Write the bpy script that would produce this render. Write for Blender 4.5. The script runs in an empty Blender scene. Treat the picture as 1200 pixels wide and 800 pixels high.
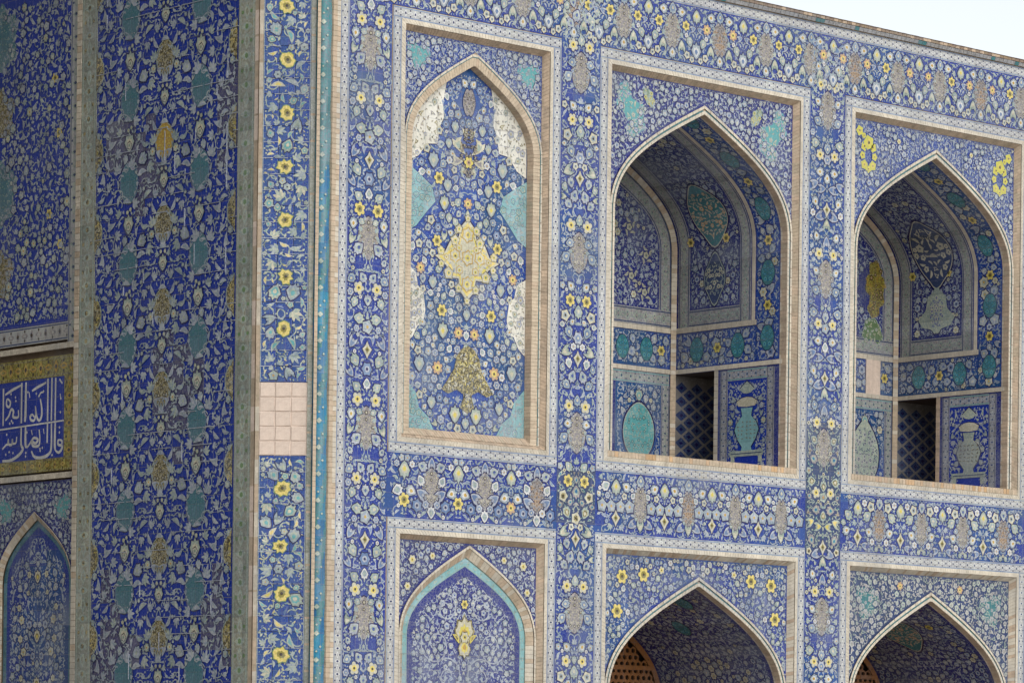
import bpy, math, random
import numpy as np
from mathutils import Matrix, Vector
from mathutils.geometry import tessellate_polygon

# ------------------------------------------------------------------ camera, sky, sun, exposure
sc = bpy.context.scene
COL = sc.collection
F_PX, ROLL, EYE = 4200.0, 0.01216, 1.6
cam_d = bpy.data.cameras.new("camera")
cam_d.sensor_width = 36.0
cam_d.lens = F_PX / 1200.0 * 36.0
cam_d.shift_x = 0.00516
cam_d.shift_y = 0.424
cam_d.clip_start = 0.5
cam_d.clip_end = 5000.0
cam = bpy.data.objects.new("camera", cam_d)
COL.objects.link(cam)
cam.matrix_world = (Matrix.Translation((0, 0, EYE)) @ Matrix.Rotation(math.radians(90), 4, 'X')
                    @ Matrix.Rotation(ROLL, 4, 'Z'))
sc.camera = cam

SUN_EL, SUN_AZ = math.radians(38), math.radians(147)      # azimuth clockwise from +Y
world = bpy.data.worlds.new("World")
sc.world = world
world.use_nodes = True
wt = world.node_tree
bg = wt.nodes["Background"]
sky = wt.nodes.new("ShaderNodeTexSky")
sky.sky_type = 'NISHITA'
sky.sun_disc = False
sky.sun_elevation = SUN_EL
sky.sun_rotation = SUN_AZ
sky.air_density = 1.0
sky.dust_density = 1.5
sky.ozone_density = 0.6
hs = wt.nodes.new("ShaderNodeHueSaturation")
hs.inputs["Saturation"].default_value = 0.28
wt.links.new(sky.outputs[0], hs.inputs["Color"])
wt.links.new(hs.outputs[0], bg.inputs[0])
bg.inputs[1].default_value = 0.15
sun_d = bpy.data.lights.new("sun", 'SUN')
sun_d.energy = 1.2
sun_d.angle = math.radians(70)
sun_d.color = (1.0, 0.95, 0.88)
sun = bpy.data.objects.new("sun", sun_d)
COL.objects.link(sun)
sv = Vector((math.sin(SUN_AZ) * math.cos(SUN_EL), math.cos(SUN_AZ) * math.cos(SUN_EL), math.sin(SUN_EL)))
sun.rotation_euler = sv.to_track_quat('Z', 'Y').to_euler()
sun.location = (20, -20, 60)
sc.view_settings.view_transform = 'Standard'
sc.view_settings.look = 'None'
sc.view_settings.gamma = 1.0
sc.view_settings.exposure = 0.44
sc.render.engine = 'CYCLES'
sc.cycles.max_bounces = 7
sc.cycles.diffuse_bounces = 5
sc.cycles.glossy_bounces = 2
sc.cycles.use_denoising = True

rng = random.Random(7)
PI = math.pi

# ------------------------------------------------------------------ materials
MAT = {}
DULL = 0.77                                                # scales down every surface colour, to set wall brightness against the sky


def nd(t, k, **kw):
    n = t.nodes.new(k)
    for a, v in kw.items():
        setattr(n, a, v)
    return n


def math_n(t, op, a, b=None):
    n = nd(t, "ShaderNodeMath", operation=op)
    for i, v in enumerate((a, b)):
        if v is None:
            continue
        if isinstance(v, (int, float)):
            n.inputs[i].default_value = v
        else:
            t.links.new(v, n.inputs[i])
    return n.outputs[0]


def mix_n(t, fac, a, b, blend='MIX'):
    n = nd(t, "ShaderNodeMix", data_type='RGBA', blend_type=blend)
    for key, v in ((0, fac), (6, a), (7, b)):
        if isinstance(v, (int, float)):
            n.inputs[key].default_value = v
        elif isinstance(v, tuple):
            n.inputs[key].default_value = (*v[:3], 1)
        else:
            t.links.new(v, n.inputs[key])
    return n.outputs[2]


def surface(name, col, rough=0.25, var=0.16, tile=0.26, fade=0.22, fade_col=(0.25, 0.28, 0.32), bump=0.25,
            scroll=None, mottle=None, mot=1.0, patch=None, tile_size=0.19, hue_to=None, grit=30.0, spec=0.42):
    """Procedural surface: fine grain, a slightly different firing per tile, worn patches, soft relief."""
    m = bpy.data.materials.new(name)
    m.use_nodes = True
    t = m.node_tree
    p = t.nodes["Principled BSDF"]
    tc = nd(t, "ShaderNodeTexCoord").outputs["Object"]
    sn = nd(t, "ShaderNodeVectorMath", operation='SNAP')
    t.links.new(tc, sn.inputs[0])
    sn.inputs[1].default_value = (tile_size, 10.0, tile_size)
    wn = nd(t, "ShaderNodeTexWhiteNoise", noise_dimensions='3D')
    t.links.new(sn.outputs[0], wn.inputs["Vector"])
    n1 = nd(t, "ShaderNodeTexNoise")
    n1.inputs["Scale"].default_value = grit
    n1.inputs["Detail"].default_value = 3.0
    t.links.new(tc, n1.inputs["Vector"])
    n2 = nd(t, "ShaderNodeTexNoise")
    n2.inputs["Scale"].default_value = 0.9
    n2.inputs["Detail"].default_value = 4.0
    t.links.new(tc, n2.inputs["Vector"])
    c = (*col, 1)
    base = mix_n(t, 0.0, c, c)
    if hue_to:
        base = mix_n(t, math_n(t, 'MULTIPLY', wn.outputs["Value"], 0.85), c, hue_to)
    if mottle:
        n3 = nd(t, "ShaderNodeTexNoise")
        n3.inputs["Scale"].default_value = 38.0
        n3.inputs["Detail"].default_value = 2.0
        t.links.new(tc, n3.inputs["Vector"])
        mr = nd(t, "ShaderNodeMapRange", clamp=True)
        mr.inputs[1].default_value, mr.inputs[2].default_value = 0.44, 0.56
        t.links.new(n3.outputs["Fac"], mr.inputs[0])
        base = mix_n(t, math_n(t, 'MULTIPLY', mr.outputs[0], mot), base, mottle)
    if scroll:
        warp = nd(t, "ShaderNodeTexNoise")
        warp.inputs["Scale"].default_value = 9.0
        t.links.new(tc, warp.inputs["Vector"])
        ad = nd(t, "ShaderNodeVectorMath", operation='MULTIPLY_ADD')
        t.links.new(warp.outputs["Color"], ad.inputs[0])
        ad.inputs[1].default_value = (0.12, 0.12, 0.12)
        t.links.new(tc, ad.inputs[2])
        vo = nd(t, "ShaderNodeTexVoronoi", feature='DISTANCE_TO_EDGE')
        vo.inputs["Scale"].default_value = scroll[1]
        t.links.new(ad.outputs[0], vo.inputs["Vector"])
        ln = math_n(t, 'LESS_THAN', vo.outputs["Distance"], scroll[2])
        base = mix_n(t, math_n(t, 'MULTIPLY', ln, scroll[3]), base, scroll[0])
    if patch:                                               # stretches relaid with tiles of another firing
        mp2 = nd(t, "ShaderNodeMapRange", clamp=True)
        mp2.inputs[1].default_value, mp2.inputs[2].default_value = 0.50, 0.60
        nn = nd(t, "ShaderNodeTexNoise")
        nn.inputs["Scale"].default_value = 0.8
        nn.inputs["Detail"].default_value = 2.0
        t.links.new(sn.outputs[0], nn.inputs["Vector"])
        t.links.new(nn.outputs["Fac"], mp2.inputs[0])
        base = mix_n(t, mp2.outputs[0], base, patch)
    if spec > 0.4:
        sep = nd(t, "ShaderNodeSeparateXYZ")
        t.links.new(tc, sep.inputs[0])
        lines = None
        for ax in (0, 2):
            fr = math_n(t, 'FRACT', math_n(t, 'MULTIPLY', math_n(t, 'ADD', sep.outputs[ax], 50.05), 1 / tile_size))
            ln = math_n(t, 'LESS_THAN', math_n(t, 'ABSOLUTE', math_n(t, 'SUBTRACT', fr, 0.5)), 0.016)
            lines = ln if lines is None else math_n(t, 'MAXIMUM', lines, ln)
        base = mix_n(t, math_n(t, 'MULTIPLY', lines, math_n(t, 'MULTIPLY', n2.outputs["Fac"], 1.0)), base, (0.22, 0.22, 0.25))
    mr2 = nd(t, "ShaderNodeMapRange", clamp=True)
    mr2.inputs[1].default_value, mr2.inputs[2].default_value = 0.46, 0.72
    t.links.new(n2.outputs["Fac"], mr2.inputs[0])
    wn2 = math_n(t, 'MULTIPLY_ADD', wn.outputs["Value"], 0.9)
    base = mix_n(t, math_n(t, 'MULTIPLY', math_n(t, 'MULTIPLY', mr2.outputs[0], wn2), fade * 2.0), base, fade_col)
    v = math_n(t, 'ADD', math_n(t, 'MULTIPLY', n1.outputs["Fac"], 2 * var), 1 - var - tile * 0.5)
    v = math_n(t, 'ADD', v, math_n(t, 'MULTIPLY', wn.outputs["Value"], tile))
    v = math_n(t, 'MULTIPLY', v, DULL)
    mp = nd(t, "ShaderNodeMapping")
    mp.inputs["Scale"].default_value = (7.0, 7.0, 0.5)
    t.links.new(tc, mp.inputs["Vector"])
    n4 = nd(t, "ShaderNodeTexNoise")                        # rain and dust streaks down the wall
    n4.inputs["Scale"].default_value = 1.0
    n4.inputs["Detail"].default_value = 3.0
    t.links.new(mp.outputs[0], n4.inputs["Vector"])
    v = math_n(t, 'MULTIPLY', v, math_n(t, 'ADD', math_n(t, 'MULTIPLY', n4.outputs["Fac"], 0.5), 0.75))
    hsv = nd(t, "ShaderNodeHueSaturation")
    t.links.new(base, hsv.inputs["Color"])
    t.links.new(v, hsv.inputs["Value"])
    t.links.new(hsv.outputs[0], p.inputs["Base Color"])
    rr = math_n(t, 'ADD', math_n(t, 'MULTIPLY', n1.outputs["Fac"], 0.2), rough - 0.1)
    t.links.new(rr, p.inputs["Roughness"])
    p.inputs["Specular IOR Level"].default_value = spec
    bp = nd(t, "ShaderNodeBump")
    bp.inputs["Strength"].default_value = bump
    bp.inputs["Distance"].default_value = 0.01
    t.links.new(n1.outputs["Fac"], bp.inputs["Height"])
    geo = nd(t, "ShaderNodeNewGeometry")
    tilt = nd(t, "ShaderNodeVectorMath", operation='MULTIPLY_ADD')   # no two tiles lie quite level
    sb = nd(t, "ShaderNodeVectorMath", operation='SUBTRACT')
    t.links.new(wn.outputs["Color"], sb.inputs[0])
    sb.inputs[1].default_value = (0.5, 0.5, 0.5)
    t.links.new(sb.outputs[0], tilt.inputs[0])
    tilt.inputs[1].default_value = (0.10, 0.10, 0.10)
    t.links.new(geo.outputs["Normal"], tilt.inputs[2])
    nz_ = nd(t, "ShaderNodeVectorMath", operation='NORMALIZE')
    t.links.new(tilt.outputs[0], nz_.inputs[0])
    t.links.new(nz_.outputs[0], bp.inputs["Normal"])
    t.links.new(bp.outputs[0], p.inputs["Normal"])
    MAT[name] = m
    return m


SCR = (0.20, 0.30, 0.46)
surface("cobalt", (0.007, 0.032, 0.31), hue_to=(0.011, 0.026, 0.22), scroll=(SCR, 20.0, 0.05, 0.25), patch=(0.018, 0.075, 0.27))
surface("cobalt_plain", (0.006, 0.040, 0.38), hue_to=(0.009, 0.030, 0.29), fade=0.05)
surface("azure", (0.010, 0.055, 0.36), hue_to=(0.012, 0.035, 0.26), scroll=((0.10, 0.22, 0.42), 22.0, 0.06, 0.5), patch=(0.020, 0.085, 0.25))
surface("ultramarine", (0.012, 0.046, 0.30), hue_to=(0.022, 0.052, 0.25), scroll=((0.28, 0.34, 0.44), 24.0, 0.09, 0.5))
surface("violet", (0.016, 0.024, 0.23), hue_to=(0.012, 0.022, 0.18), scroll=((0.2, 0.22, 0.3), 24.0, 0.07, 0.5))
surface("navy", (0.012, 0.014, 0.085), hue_to=(0.02, 0.014, 0.09))
surface("slate_blue", (0.05, 0.08, 0.17), hue_to=(0.03, 0.05, 0.16))
surface("sky_blue", (0.13, 0.22, 0.42), hue_to=(0.20, 0.27, 0.40))
surface("pale_blue", (0.38, 0.46, 0.50), hue_to=(0.43, 0.46, 0.44), mottle=(0.16, 0.24, 0.36), mot=0.55)
surface("lavender", (0.48, 0.51, 0.57), hue_to=(0.44, 0.48, 0.51), mottle=(0.22, 0.26, 0.42), mot=0.55)
surface("white", (0.66, 0.67, 0.66), tile=0.1)
surface("cream", (0.66, 0.63, 0.47), hue_to=(0.60, 0.59, 0.48), mottle=(0.44, 0.42, 0.30), mot=0.5)
surface("yellow", (0.72, 0.62, 0.12), hue_to=(0.74, 0.58, 0.24), fade=0.05)
surface("ochre", (0.54, 0.34, 0.06), hue_to=(0.50, 0.37, 0.12), fade=0.05)
surface("gold", (0.40, 0.36, 0.06), hue_to=(0.33, 0.32, 0.09), mottle=(0.20, 0.15, 0.03))
surface("peach", (0.58, 0.38, 0.20))
surface("turquoise", (0.12, 0.42, 0.44), hue_to=(0.17, 0.38, 0.40))
surface("teal", (0.035, 0.19, 0.22), hue_to=(0.13, 0.20, 0.24), mottle=(0.05, 0.23, 0.25))
surface("peacock", (0.010, 0.15, 0.36), hue_to=(0.02, 0.22, 0.33))
surface("leaf_green", (0.16, 0.26, 0.12))
surface("celadon", (0.42, 0.50, 0.42), hue_to=(0.46, 0.49, 0.38), mottle=(0.20, 0.30, 0.33), mot=0.5)
surface("mushroom", (0.40, 0.36, 0.33), mottle=(0.24, 0.23, 0.25), rough=0.5)
surface("olive", (0.42, 0.36, 0.17), mottle=(0.10, 0.09, 0.05))
surface("umber", (0.06, 0.045, 0.03))
surface("grey_band", (0.46, 0.47, 0.50), hue_to=(0.44, 0.46, 0.43), fade_col=(0.36, 0.31, 0.24), fade=0.25)
surface("sage_band", (0.25, 0.29, 0.24), hue_to=(0.30, 0.29, 0.21), mottle=(0.36, 0.38, 0.33))
surface("brick", (0.54, 0.45, 0.33), rough=0.75, var=0.3, tile=0.2, tile_size=0.07, fade=0.25,
        fade_col=(0.36, 0.31, 0.25), hue_to=(0.54, 0.42, 0.31), spec=0.25)
surface("peach_brick", (0.60, 0.50, 0.37), rough=0.75, var=0.25, tile=0.15, tile_size=0.07, fade=0.2, fade_col=(0.45, 0.38, 0.31), spec=0.25)
surface("rose_brick", (0.50, 0.40, 0.30), rough=0.75, var=0.3, tile=0.25, tile_size=0.07, fade=0.2,
        fade_col=(0.40, 0.32, 0.25), hue_to=(0.55, 0.42, 0.30), spec=0.25)
surface("cream_brick", (0.64, 0.58, 0.47), rough=0.6, var=0.25, tile=0.2, tile_size=0.07, spec=0.3)
surface("red_brick", (0.30, 0.22, 0.18), rough=0.85, var=0.35, tile=0.3, tile_size=0.07, hue_to=(0.30, 0.23, 0.14), spec=0.2)
surface("worn_band", (0.43, 0.42, 0.40), hue_to=(0.36, 0.37, 0.39), mottle=(0.27, 0.28, 0.30), rough=0.45)
surface("dusk_teal", (0.07, 0.20, 0.28), hue_to=(0.17, 0.23, 0.31), mottle=(0.11, 0.25, 0.30))
surface("pale_turquoise", (0.24, 0.50, 0.52), hue_to=(0.30, 0.46, 0.50))
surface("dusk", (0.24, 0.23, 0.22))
surface("ivory", (0.78, 0.76, 0.66), hue_to=(0.72, 0.71, 0.64), fade=0.08)
surface("lilac", (0.05, 0.05, 0.20), hue_to=(0.10, 0.09, 0.19), mottle=(0.14, 0.14, 0.22))
surface("lemon", (0.64, 0.62, 0.10), hue_to=(0.60, 0.56, 0.16))
surface("mortar", (0.36, 0.29, 0.22), rough=0.9, var=0.3, spec=0.1)
surface("joint", (0.24, 0.25, 0.30), rough=0.9, var=0.3, spec=0.1)
surface("plaster", (0.80, 0.67, 0.57), mottle=(0.60, 0.47, 0.39), mot=0.35, rough=0.85, var=0.16, tile=0.0, fade=0.2, fade_col=(0.66, 0.54, 0.44), spec=0.1, grit=18)
surface("wood", (0.36, 0.15, 0.045), rough=0.55, var=0.35, tile=0.1)
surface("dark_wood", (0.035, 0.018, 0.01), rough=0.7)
surface("core_brick", (0.40, 0.30, 0.21), rough=0.9, var=0.3, tile_size=0.22, tile=0.25, spec=0.1)
surface("paving", (0.62, 0.57, 0.50), rough=0.9, var=0.2, tile=0.1, tile_size=0.8, spec=0.1, grit=3)
PALN = list(MAT)
PI_OF = {n: i for i, n in enumerate(PALN)}


# ------------------------------------------------------------------ mesh gathering
def flat(y=0.0):
    """Upright plane of a wall's own frame: x right, y into the wall, z up; h comes out of it."""
    def S(a, b, h):
        return np.stack([a, y - h + 0 * a, b], -1)
    return S


class Mesh:
    def __init__(self, S=None):
        self.S = S or flat()
        self.v, self.f, self.m, self.n = [], [], [], 0

    def raw(self, V, T, M):
        V = np.asarray(V, float).reshape(-1, 3)
        T = np.asarray(T, int).reshape(-1, 3)
        self.v.append(V)
        self.f.append(T + self.n)
        self.m.append(np.broadcast_to(np.asarray(M, int), (len(T),)))
        self.n += len(V)

    # --- 2-D shapes on the surface
    def put(self, tp, items, h0=0.002):
        """items: (x, y, scale, rot, mirror) rows; tp: template."""
        if not len(items):
            return
        V, T, M, H = tp
        it = np.asarray(items, float)
        c, s = np.cos(it[:, 3]), np.sin(it[:, 3])
        x = V[None, :, 0] * it[:, 2, None]
        y = V[None, :, 1] * it[:, 2, None]
        X, Y = x * c[:, None] - y * s[:, None], x * s[:, None] + y * c[:, None]
        X = X * it[:, 4, None] + it[:, 0, None]
        Y = Y + it[:, 1, None]
        P = self.S(X.ravel(), Y.ravel(), np.broadcast_to(H + h0, X.shape).ravel())
        k, nv = len(it), len(V)
        TT = (T[None] + (np.arange(k) * nv)[:, None, None]).reshape(-1, 3)
        self.raw(P, TT, np.tile(M, k))

    def poly(self, pts, mat, h=0.001, side=0.0):
        """flat polygon (any simple outline), optionally a slab with walls `side` deep."""
        pts = [Vector((p[0], p[1], 0)) for p in pts]
        tri = tessellate_polygon([pts])
        a = np.array([p.x for p in pts])
        b = np.array([p.y for p in pts])
        self.raw(self.S(a, b, np.full(len(a), h)), tri, PI_OF[mat])
        if side:
            self.wall(a, b, h - side, h, mat, True)

    def wall(self, a, b, h0, h1, mat, closed=False):
        n = len(a)
        V = np.concatenate([self.S(a, b, np.full(n, h0)), self.S(a, b, np.full(n, h1))])
        k = n if closed else n - 1
        i = np.arange(k)
        j = (i + 1) % n
        T = np.concatenate([np.stack([i, j, j + n], 1), np.stack([i, j + n, i + n], 1)])
        self.raw(V, T, PI_OF[mat])

    def rect(self, a0, b0, a1, b1, mat, h=0.001, side=0.0):
        self.poly([(a0, b0), (a1, b0), (a1, b1), (a0, b1)], mat, h, side)

    def grid(self, A, B, mat, h=0.0):
        """surface patch over the arrays A x B (follows a curved S)."""
        a, b = np.meshgrid(A, B, indexing='ij')
        V = self.S(a.ravel(), b.ravel(), np.full(a.size, h))
        na, nb = len(A), len(B)
        i, j = np.meshgrid(np.arange(na - 1), np.arange(nb - 1), indexing='ij')
        o = (i * nb + j).ravel()
        T = np.concatenate([np.stack([o, o + nb, o + nb + 1], 1), np.stack([o, o + nb + 1, o + 1], 1)])
        self.raw(V, T, PI_OF[mat])

    def ribbon(self, pts, w, mat, h=0.0015):
        p = np.asarray(pts, float)
        d = np.gradient(p, axis=0)
        d /= np.linalg.norm(d, axis=1)[:, None] + 1e-9
        nrm = np.stack([-d[:, 1], d[:, 0]], 1)
        w = np.asarray(w) * np.ones(len(p))
        l, r = p + nrm * w[:, None] / 2, p - nrm * w[:, None] / 2
        q = np.concatenate([l, r])
        V = self.S(q[:, 0], q[:, 1], np.full(len(q), h))
        n = len(p)
        i = np.arange(n - 1)
        self.raw(V, np.concatenate([np.stack([i, i + 1, i + 1 + n], 1), np.stack([i, i + 1 + n, i + n], 1)]), PI_OF[mat])

    # --- 3-D pieces
    def box(self, lo, hi, mat):
        (x0, y0, z0), (x1, y1, z1) = lo, hi
        V = [(x, y, z) for x in (x0, x1) for y in (y0, y1) for z in (z0, z1)]
        Q = [(0, 1, 3, 2), (4, 6, 7, 5), (0, 4, 5, 1), (2, 3, 7, 6), (0, 2, 6, 4), (1, 5, 7, 3)]
        T = [t for a, b, c, d in Q for t in ((a, b, c), (a, c, d))]
        self.raw(V, T, PI_OF[mat])

    def prism(self, pts, z0, z1, mat):
        n = len(pts)
        V = [(p[0], p[1], z0) for p in pts] + [(p[0], p[1], z1) for p in pts]
        tri = tessellate_polygon([[Vector((p[0], p[1], 0)) for p in pts]])
        T = [tuple(t) for t in tri] + [tuple(k + n for k in t) for t in tri]
        for i in range(n):
            j = (i + 1) % n
            T += [(i, j, j + n), (i, j + n, i + n)]
        self.raw(V, T, PI_OF[mat])

    def course(self, P0, P1, length, mat, lift=0.012, gap=0.08, base="mortar", alt=None, out=None):
        """a run of small bricks between two 3-D polylines, each its own block, over a mortar bed."""
        P0, P1 = np.asarray(P0, float), np.asarray(P1, float)
        s = np.concatenate([[0], np.cumsum(np.linalg.norm(np.diff((P0 + P1) / 2, axis=0), axis=1))])
        n = max(1, int(round(s[-1] / length)))
        t = np.linspace(0, s[-1], n + 1)
        R = lambda P, tt: np.stack([np.interp(tt, s, P[:, k]) for k in range(3)], 1)
        g = gap * s[-1] / n / 2
        a0, a1 = R(P0, t[:-1] + g), R(P0, t[1:] - g)
        b0, b1 = R(P1, t[:-1] + g), R(P1, t[1:] - g)
        nr = np.cross(a1 - a0, b0 - a0)
        nr /= np.linalg.norm(nr, axis=1)[:, None] + 1e-12
        o = np.array([0, -1.0, 0]) if out is None else np.asarray(out, float)
        nr *= np.where((nr @ o) < 0, -1, 1)[:, None]
        L = .4 * lift * np.array([rng.uniform(0.7, 1.2) for _ in range(n)])[:, None] * nr
        V = np.stack([a0, a1, b1, b0, a0 + L, a1 + L, b1 + L, b0 + L], 1).reshape(-1, 3)
        q = np.array([(4, 5, 6), (4, 6, 7), (0, 1, 5), (0, 5, 4), (1, 2, 6), (1, 6, 5), (2, 3, 7), (2, 7, 6), (3, 0, 4), (3, 4, 7)])
        T = (q[None] + (np.arange(n) * 8)[:, None, None]).reshape(-1, 3)
        mm = np.full(n, PI_OF[mat])
        if alt:
            for i in range(n):
                if rng.random() < alt[1]:
                    mm[i] = PI_OF[alt[0]]
        self.raw(V, T, np.repeat(mm, 10))
        k = len(P0)
        i = np.arange(k - 1)
        self.raw(np.concatenate([P0, P1]), np.concatenate([np.stack([i, i + 1, i + 1 + k], 1), np.stack([i, i + 1 + k, i + k], 1)]), PI_OF[base])

    def data(self, name):
        V = np.concatenate(self.v)
        T = np.concatenate(self.f)
        M = np.concatenate(self.m)
        me = bpy.data.meshes.new(name)
        me.vertices.add(len(V))
        me.vertices.foreach_set("co", V.ravel())
        me.loops.add(len(T) * 3)
        me.loops.foreach_set("vertex_index", T.ravel().astype(np.int32))
        me.polygons.add(len(T))
        me.polygons.foreach_set("loop_start", np.arange(len(T), dtype=np.int32) * 3)
        used, inv = np.unique(M, return_inverse=True)
        for k in used:
            me.materials.append(MAT[PALN[k]])
        me.polygons.foreach_set("material_index", inv.astype(np.int32).ravel())
        me.update(calc_edges=True)
        if name not in ('shaft', 'vault'):
            me.shade_flat()
        return me

    def build(self, name, parent, kind=None, label=None):
        o = bpy.data.objects.new(name, self.data(name))
        COL.objects.link(o)
        return attach(o, parent, (0, 0, 0), kind, label)


OFF = {}


def thing(name, label, cat, frame, base, group=None):
    """an Empty at the thing's base; `frame` is the wall frame the parts are drawn in."""
    o = bpy.data.objects.new(name, None)
    COL.objects.link(o)
    o.empty_display_size = 0.3
    o.matrix_world = frame @ Matrix.Translation(base)
    o["label"], o["category"] = label, cat
    if group:
        o["group"] = group
    OFF[o.name] = Vector(base)
    return o


def attach(o, parent, loc=(0, 0, 0), kind=None, label=None):
    if parent is not None:
        o.parent = parent
        off = OFF.get(parent.name)
        o.location = Vector(loc) - (off if off is not None else Vector((0, 0, 0)))
    if kind:
        o["kind"] = kind
    if label:
        o["label"] = label
    return o


def structure(o):
    o["kind"] = "structure"
    return o


def big(name, tp_or_mesh, parent, S, a, b, h=0.004, size=1.0, rot=0.0, mir=1, label=None):
    """one larger inlaid motif as an object of its own, lying on surface S at (a, b)."""
    if getattr(S, "curved", False):                         # bend the motif to the vault
        k = Mesh(S)
        k.put(split(tp_or_mesh), [(a, b, size, rot, mir)], h)
        return k.build(name, parent, None, label)
    me = tp_or_mesh
    if not isinstance(me, bpy.types.Mesh):
        key = id(tp_or_mesh)
        if key not in BIGM:
            k = Mesh(flat())
            k.put(tp_or_mesh, [(0, 0, 1, 0, 1)], 0.0)
            BIGM[key] = (k.data(name), tp_or_mesh)
        me = BIGM[key][0]
    o = bpy.data.objects.new(name, me)
    COL.objects.link(o)
    e = 1e-3
    A = lambda x, y, z: Vector(S(np.array([x]), np.array([y]), np.array([z]))[0])
    p = A(a, b, h)
    ax = (A(a + e, b, h) - A(a - e, b, h)).normalized()
    az = (A(a, b + e, h) - A(a, b - e, h)).normalized()
    ay = -(A(a, b, h + e) - A(a, b, h)).normalized()
    M = Matrix((ax, ay, az)).transposed().to_4x4()
    attach(o, parent, p, None, label)
    o.rotation_euler = (M @ Matrix.Rotation(-rot, 4, 'Y')).to_euler()
    o.scale = (size * mir, size, size)
    return o


BIGM = {}


def split(tp, limit=.07):
    """cut the large triangles of a template so that it can follow a curve."""
    V, T, M, H = tp
    for _ in range(3):
        e = np.max([np.linalg.norm(V[T[:, i]] - V[T[:, (i + 1) % 3]], axis=1) for i in range(3)], axis=0)
        w = e > limit
        if not w.any():
            break
        t, k = T[w], len(V)
        a, b, c = V[t[:, 0]], V[t[:, 1]], V[t[:, 2]]
        n = len(t)
        V = np.concatenate([V, (a + b) / 2, (b + c) / 2, (c + a) / 2])
        hh = [(H[t[:, i]] + H[t[:, (i + 1) % 3]]) / 2 for i in range(3)]
        H = np.concatenate([H] + hh)
        ab, bc, ca = k + np.arange(n), k + n + np.arange(n), k + 2 * n + np.arange(n)
        T = np.concatenate([T[~w], np.stack([t[:, 0], ab, ca], 1), np.stack([ab, t[:, 1], bc], 1), np.stack([ca, bc, t[:, 2]], 1), np.stack([ab, bc, ca], 1)])
        M = np.concatenate([M[~w]] + [M[w]] * 4)
    return V, T, M, H


# ------------------------------------------------------------------ motifs (unit radius templates)
def tmpl(layers):
    """layers: (outline points, material, height); each fanned from its middle."""
    V, T, M, H, n = [], [], [], [], 0
    for pts, mat, h in layers:
        pts = np.asarray(pts, float)
        c = pts.mean(0)
        k = len(pts)
        V += [c[None], pts]
        H += [np.full(k + 1, h)]
        T += [np.stack([np.full(k, n), n + 1 + np.arange(k), n + 1 + (np.arange(k) + 1) % k], 1)]
        M += [PI_OF[mat]] * k
        n += k + 1
    return np.concatenate(V), np.concatenate(T), np.array(M), np.concatenate(H)


def merge(*ts):
    V, T, M, H, n = [], [], [], [], 0
    for v, t, m, h in ts:
        V.append(v), T.append(t + n), M.append(m), H.append(h)
        n += len(v)
    return np.concatenate(V), np.concatenate(T), np.concatenate(M), np.concatenate(H)


def moved(tp, x=0, y=0, s=1, rot=0, mir=1, dh=0):
    V, T, M, H = tp
    c, w = math.cos(rot), math.sin(rot)
    q = V * s
    q = np.stack([(q[:, 0] * c - q[:, 1] * w) * mir + x, q[:, 0] * w + q[:, 1] * c + y], 1)
    return q, T, M, H + dh


def polar(f, n, r=1.0, ph=0.0):
    t = np.linspace(0, 2 * PI, n, endpoint=False) + ph
    rr = np.array([f(x) for x in t]) * r
    return np.stack([rr * np.cos(t), rr * np.sin(t)], 1)


def mirror_pts(half):
    return list(half) + [(-x, y) for x, y in reversed(half) if abs(x) > 1e-9]


CACHE = {}


def cached(f):
    def g(*a):
        k = (f.__name__, a)
        if k not in CACHE:
            CACHE[k] = f(*a)
        return CACHE[k]
    return g


@cached
def rosette(c1, c2, c3, n=6, line="navy"):
    pet = lambda x: 0.76 + 0.24 * abs(math.cos(n * x / 2))
    return tmpl([(polar(pet, 2 * n, 1.13), line, 0), (polar(pet, 2 * n, 0.92), c1, .0007),
                 (polar(lambda x: 1, 7, 0.45), c2, .0014), (polar(lambda x: 1, 5, 0.22), c3, .0021)])


PAL_HALF = [(0, 1.05), (.22, .66), (.55, .72), (.62, .34), (.80, .05), (.55, -.35), (.34, -.68), (0, -.95)]


@cached
def palmette(c1, c2, c3, line="navy"):
    P = np.array(mirror_pts(PAL_HALF))
    return tmpl([(P * 1.14, line, 0), (P * 0.95, c1, .0007), (P * .60 + (0, -.08), c2, .0014), (P * .32 + (0, -.1), c3, .0021)])


@cached
def leaf(c1, c2):
    t = np.linspace(0, 1, 5)
    bend = lambda s: .28 * math.sin(PI * s)
    up = [(-.95 + 1.9 * s, bend(s) + .36 * math.sin(PI * s) ** .8) for s in t]
    dn = [(-.95 + 1.9 * s, bend(s) - .30 * math.sin(PI * s) ** .8) for s in t[1:-1][::-1]]
    P = np.array(up + dn)
    return tmpl([(P, c1, .0004), (P * .5 + (0, .14), c2, .0010)])


@cached
def split_leaf(c1, c2):
    a = [(-1, -.25), (-.35, .05), (.1, .45), (.15, .85), (.5, .45), (.6, .1), (1, .05), (.65, -.35), (.1, -.42), (-.4, -.4)]
    P = np.array(a)
    return tmpl([(P, c1, .0004), (P * .5 + (.05, -.02), c2, .0010)])


@cached
def spray(c1, c2):
    """five blades fanning out of one stalk."""
    L = []
    for i, a in enumerate((-1.05, -.5, 0, .5, 1.05)):
        ln = (.62, .85, 1.05, .85, .62)[i]
        B = np.array([(0, -.75), (.24, -.75 + ln * .55), (.16, -.75 + ln * 1.15), (-.02, -.75 + ln * 1.5), (-.20, -.75 + ln * 1.05), (-.25, -.75 + ln * .5)])
        q = B - (0, -.75)
        q = np.stack([q[:, 0] * math.cos(a) - q[:, 1] * math.sin(a), q[:, 0] * math.sin(a) + q[:, 1] * math.cos(a)], 1) + (0, -.6)
        L.append((q * .92, c1 if i % 2 == 0 else c2, .0004 + i * .0001))
    return tmpl(L)


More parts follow.
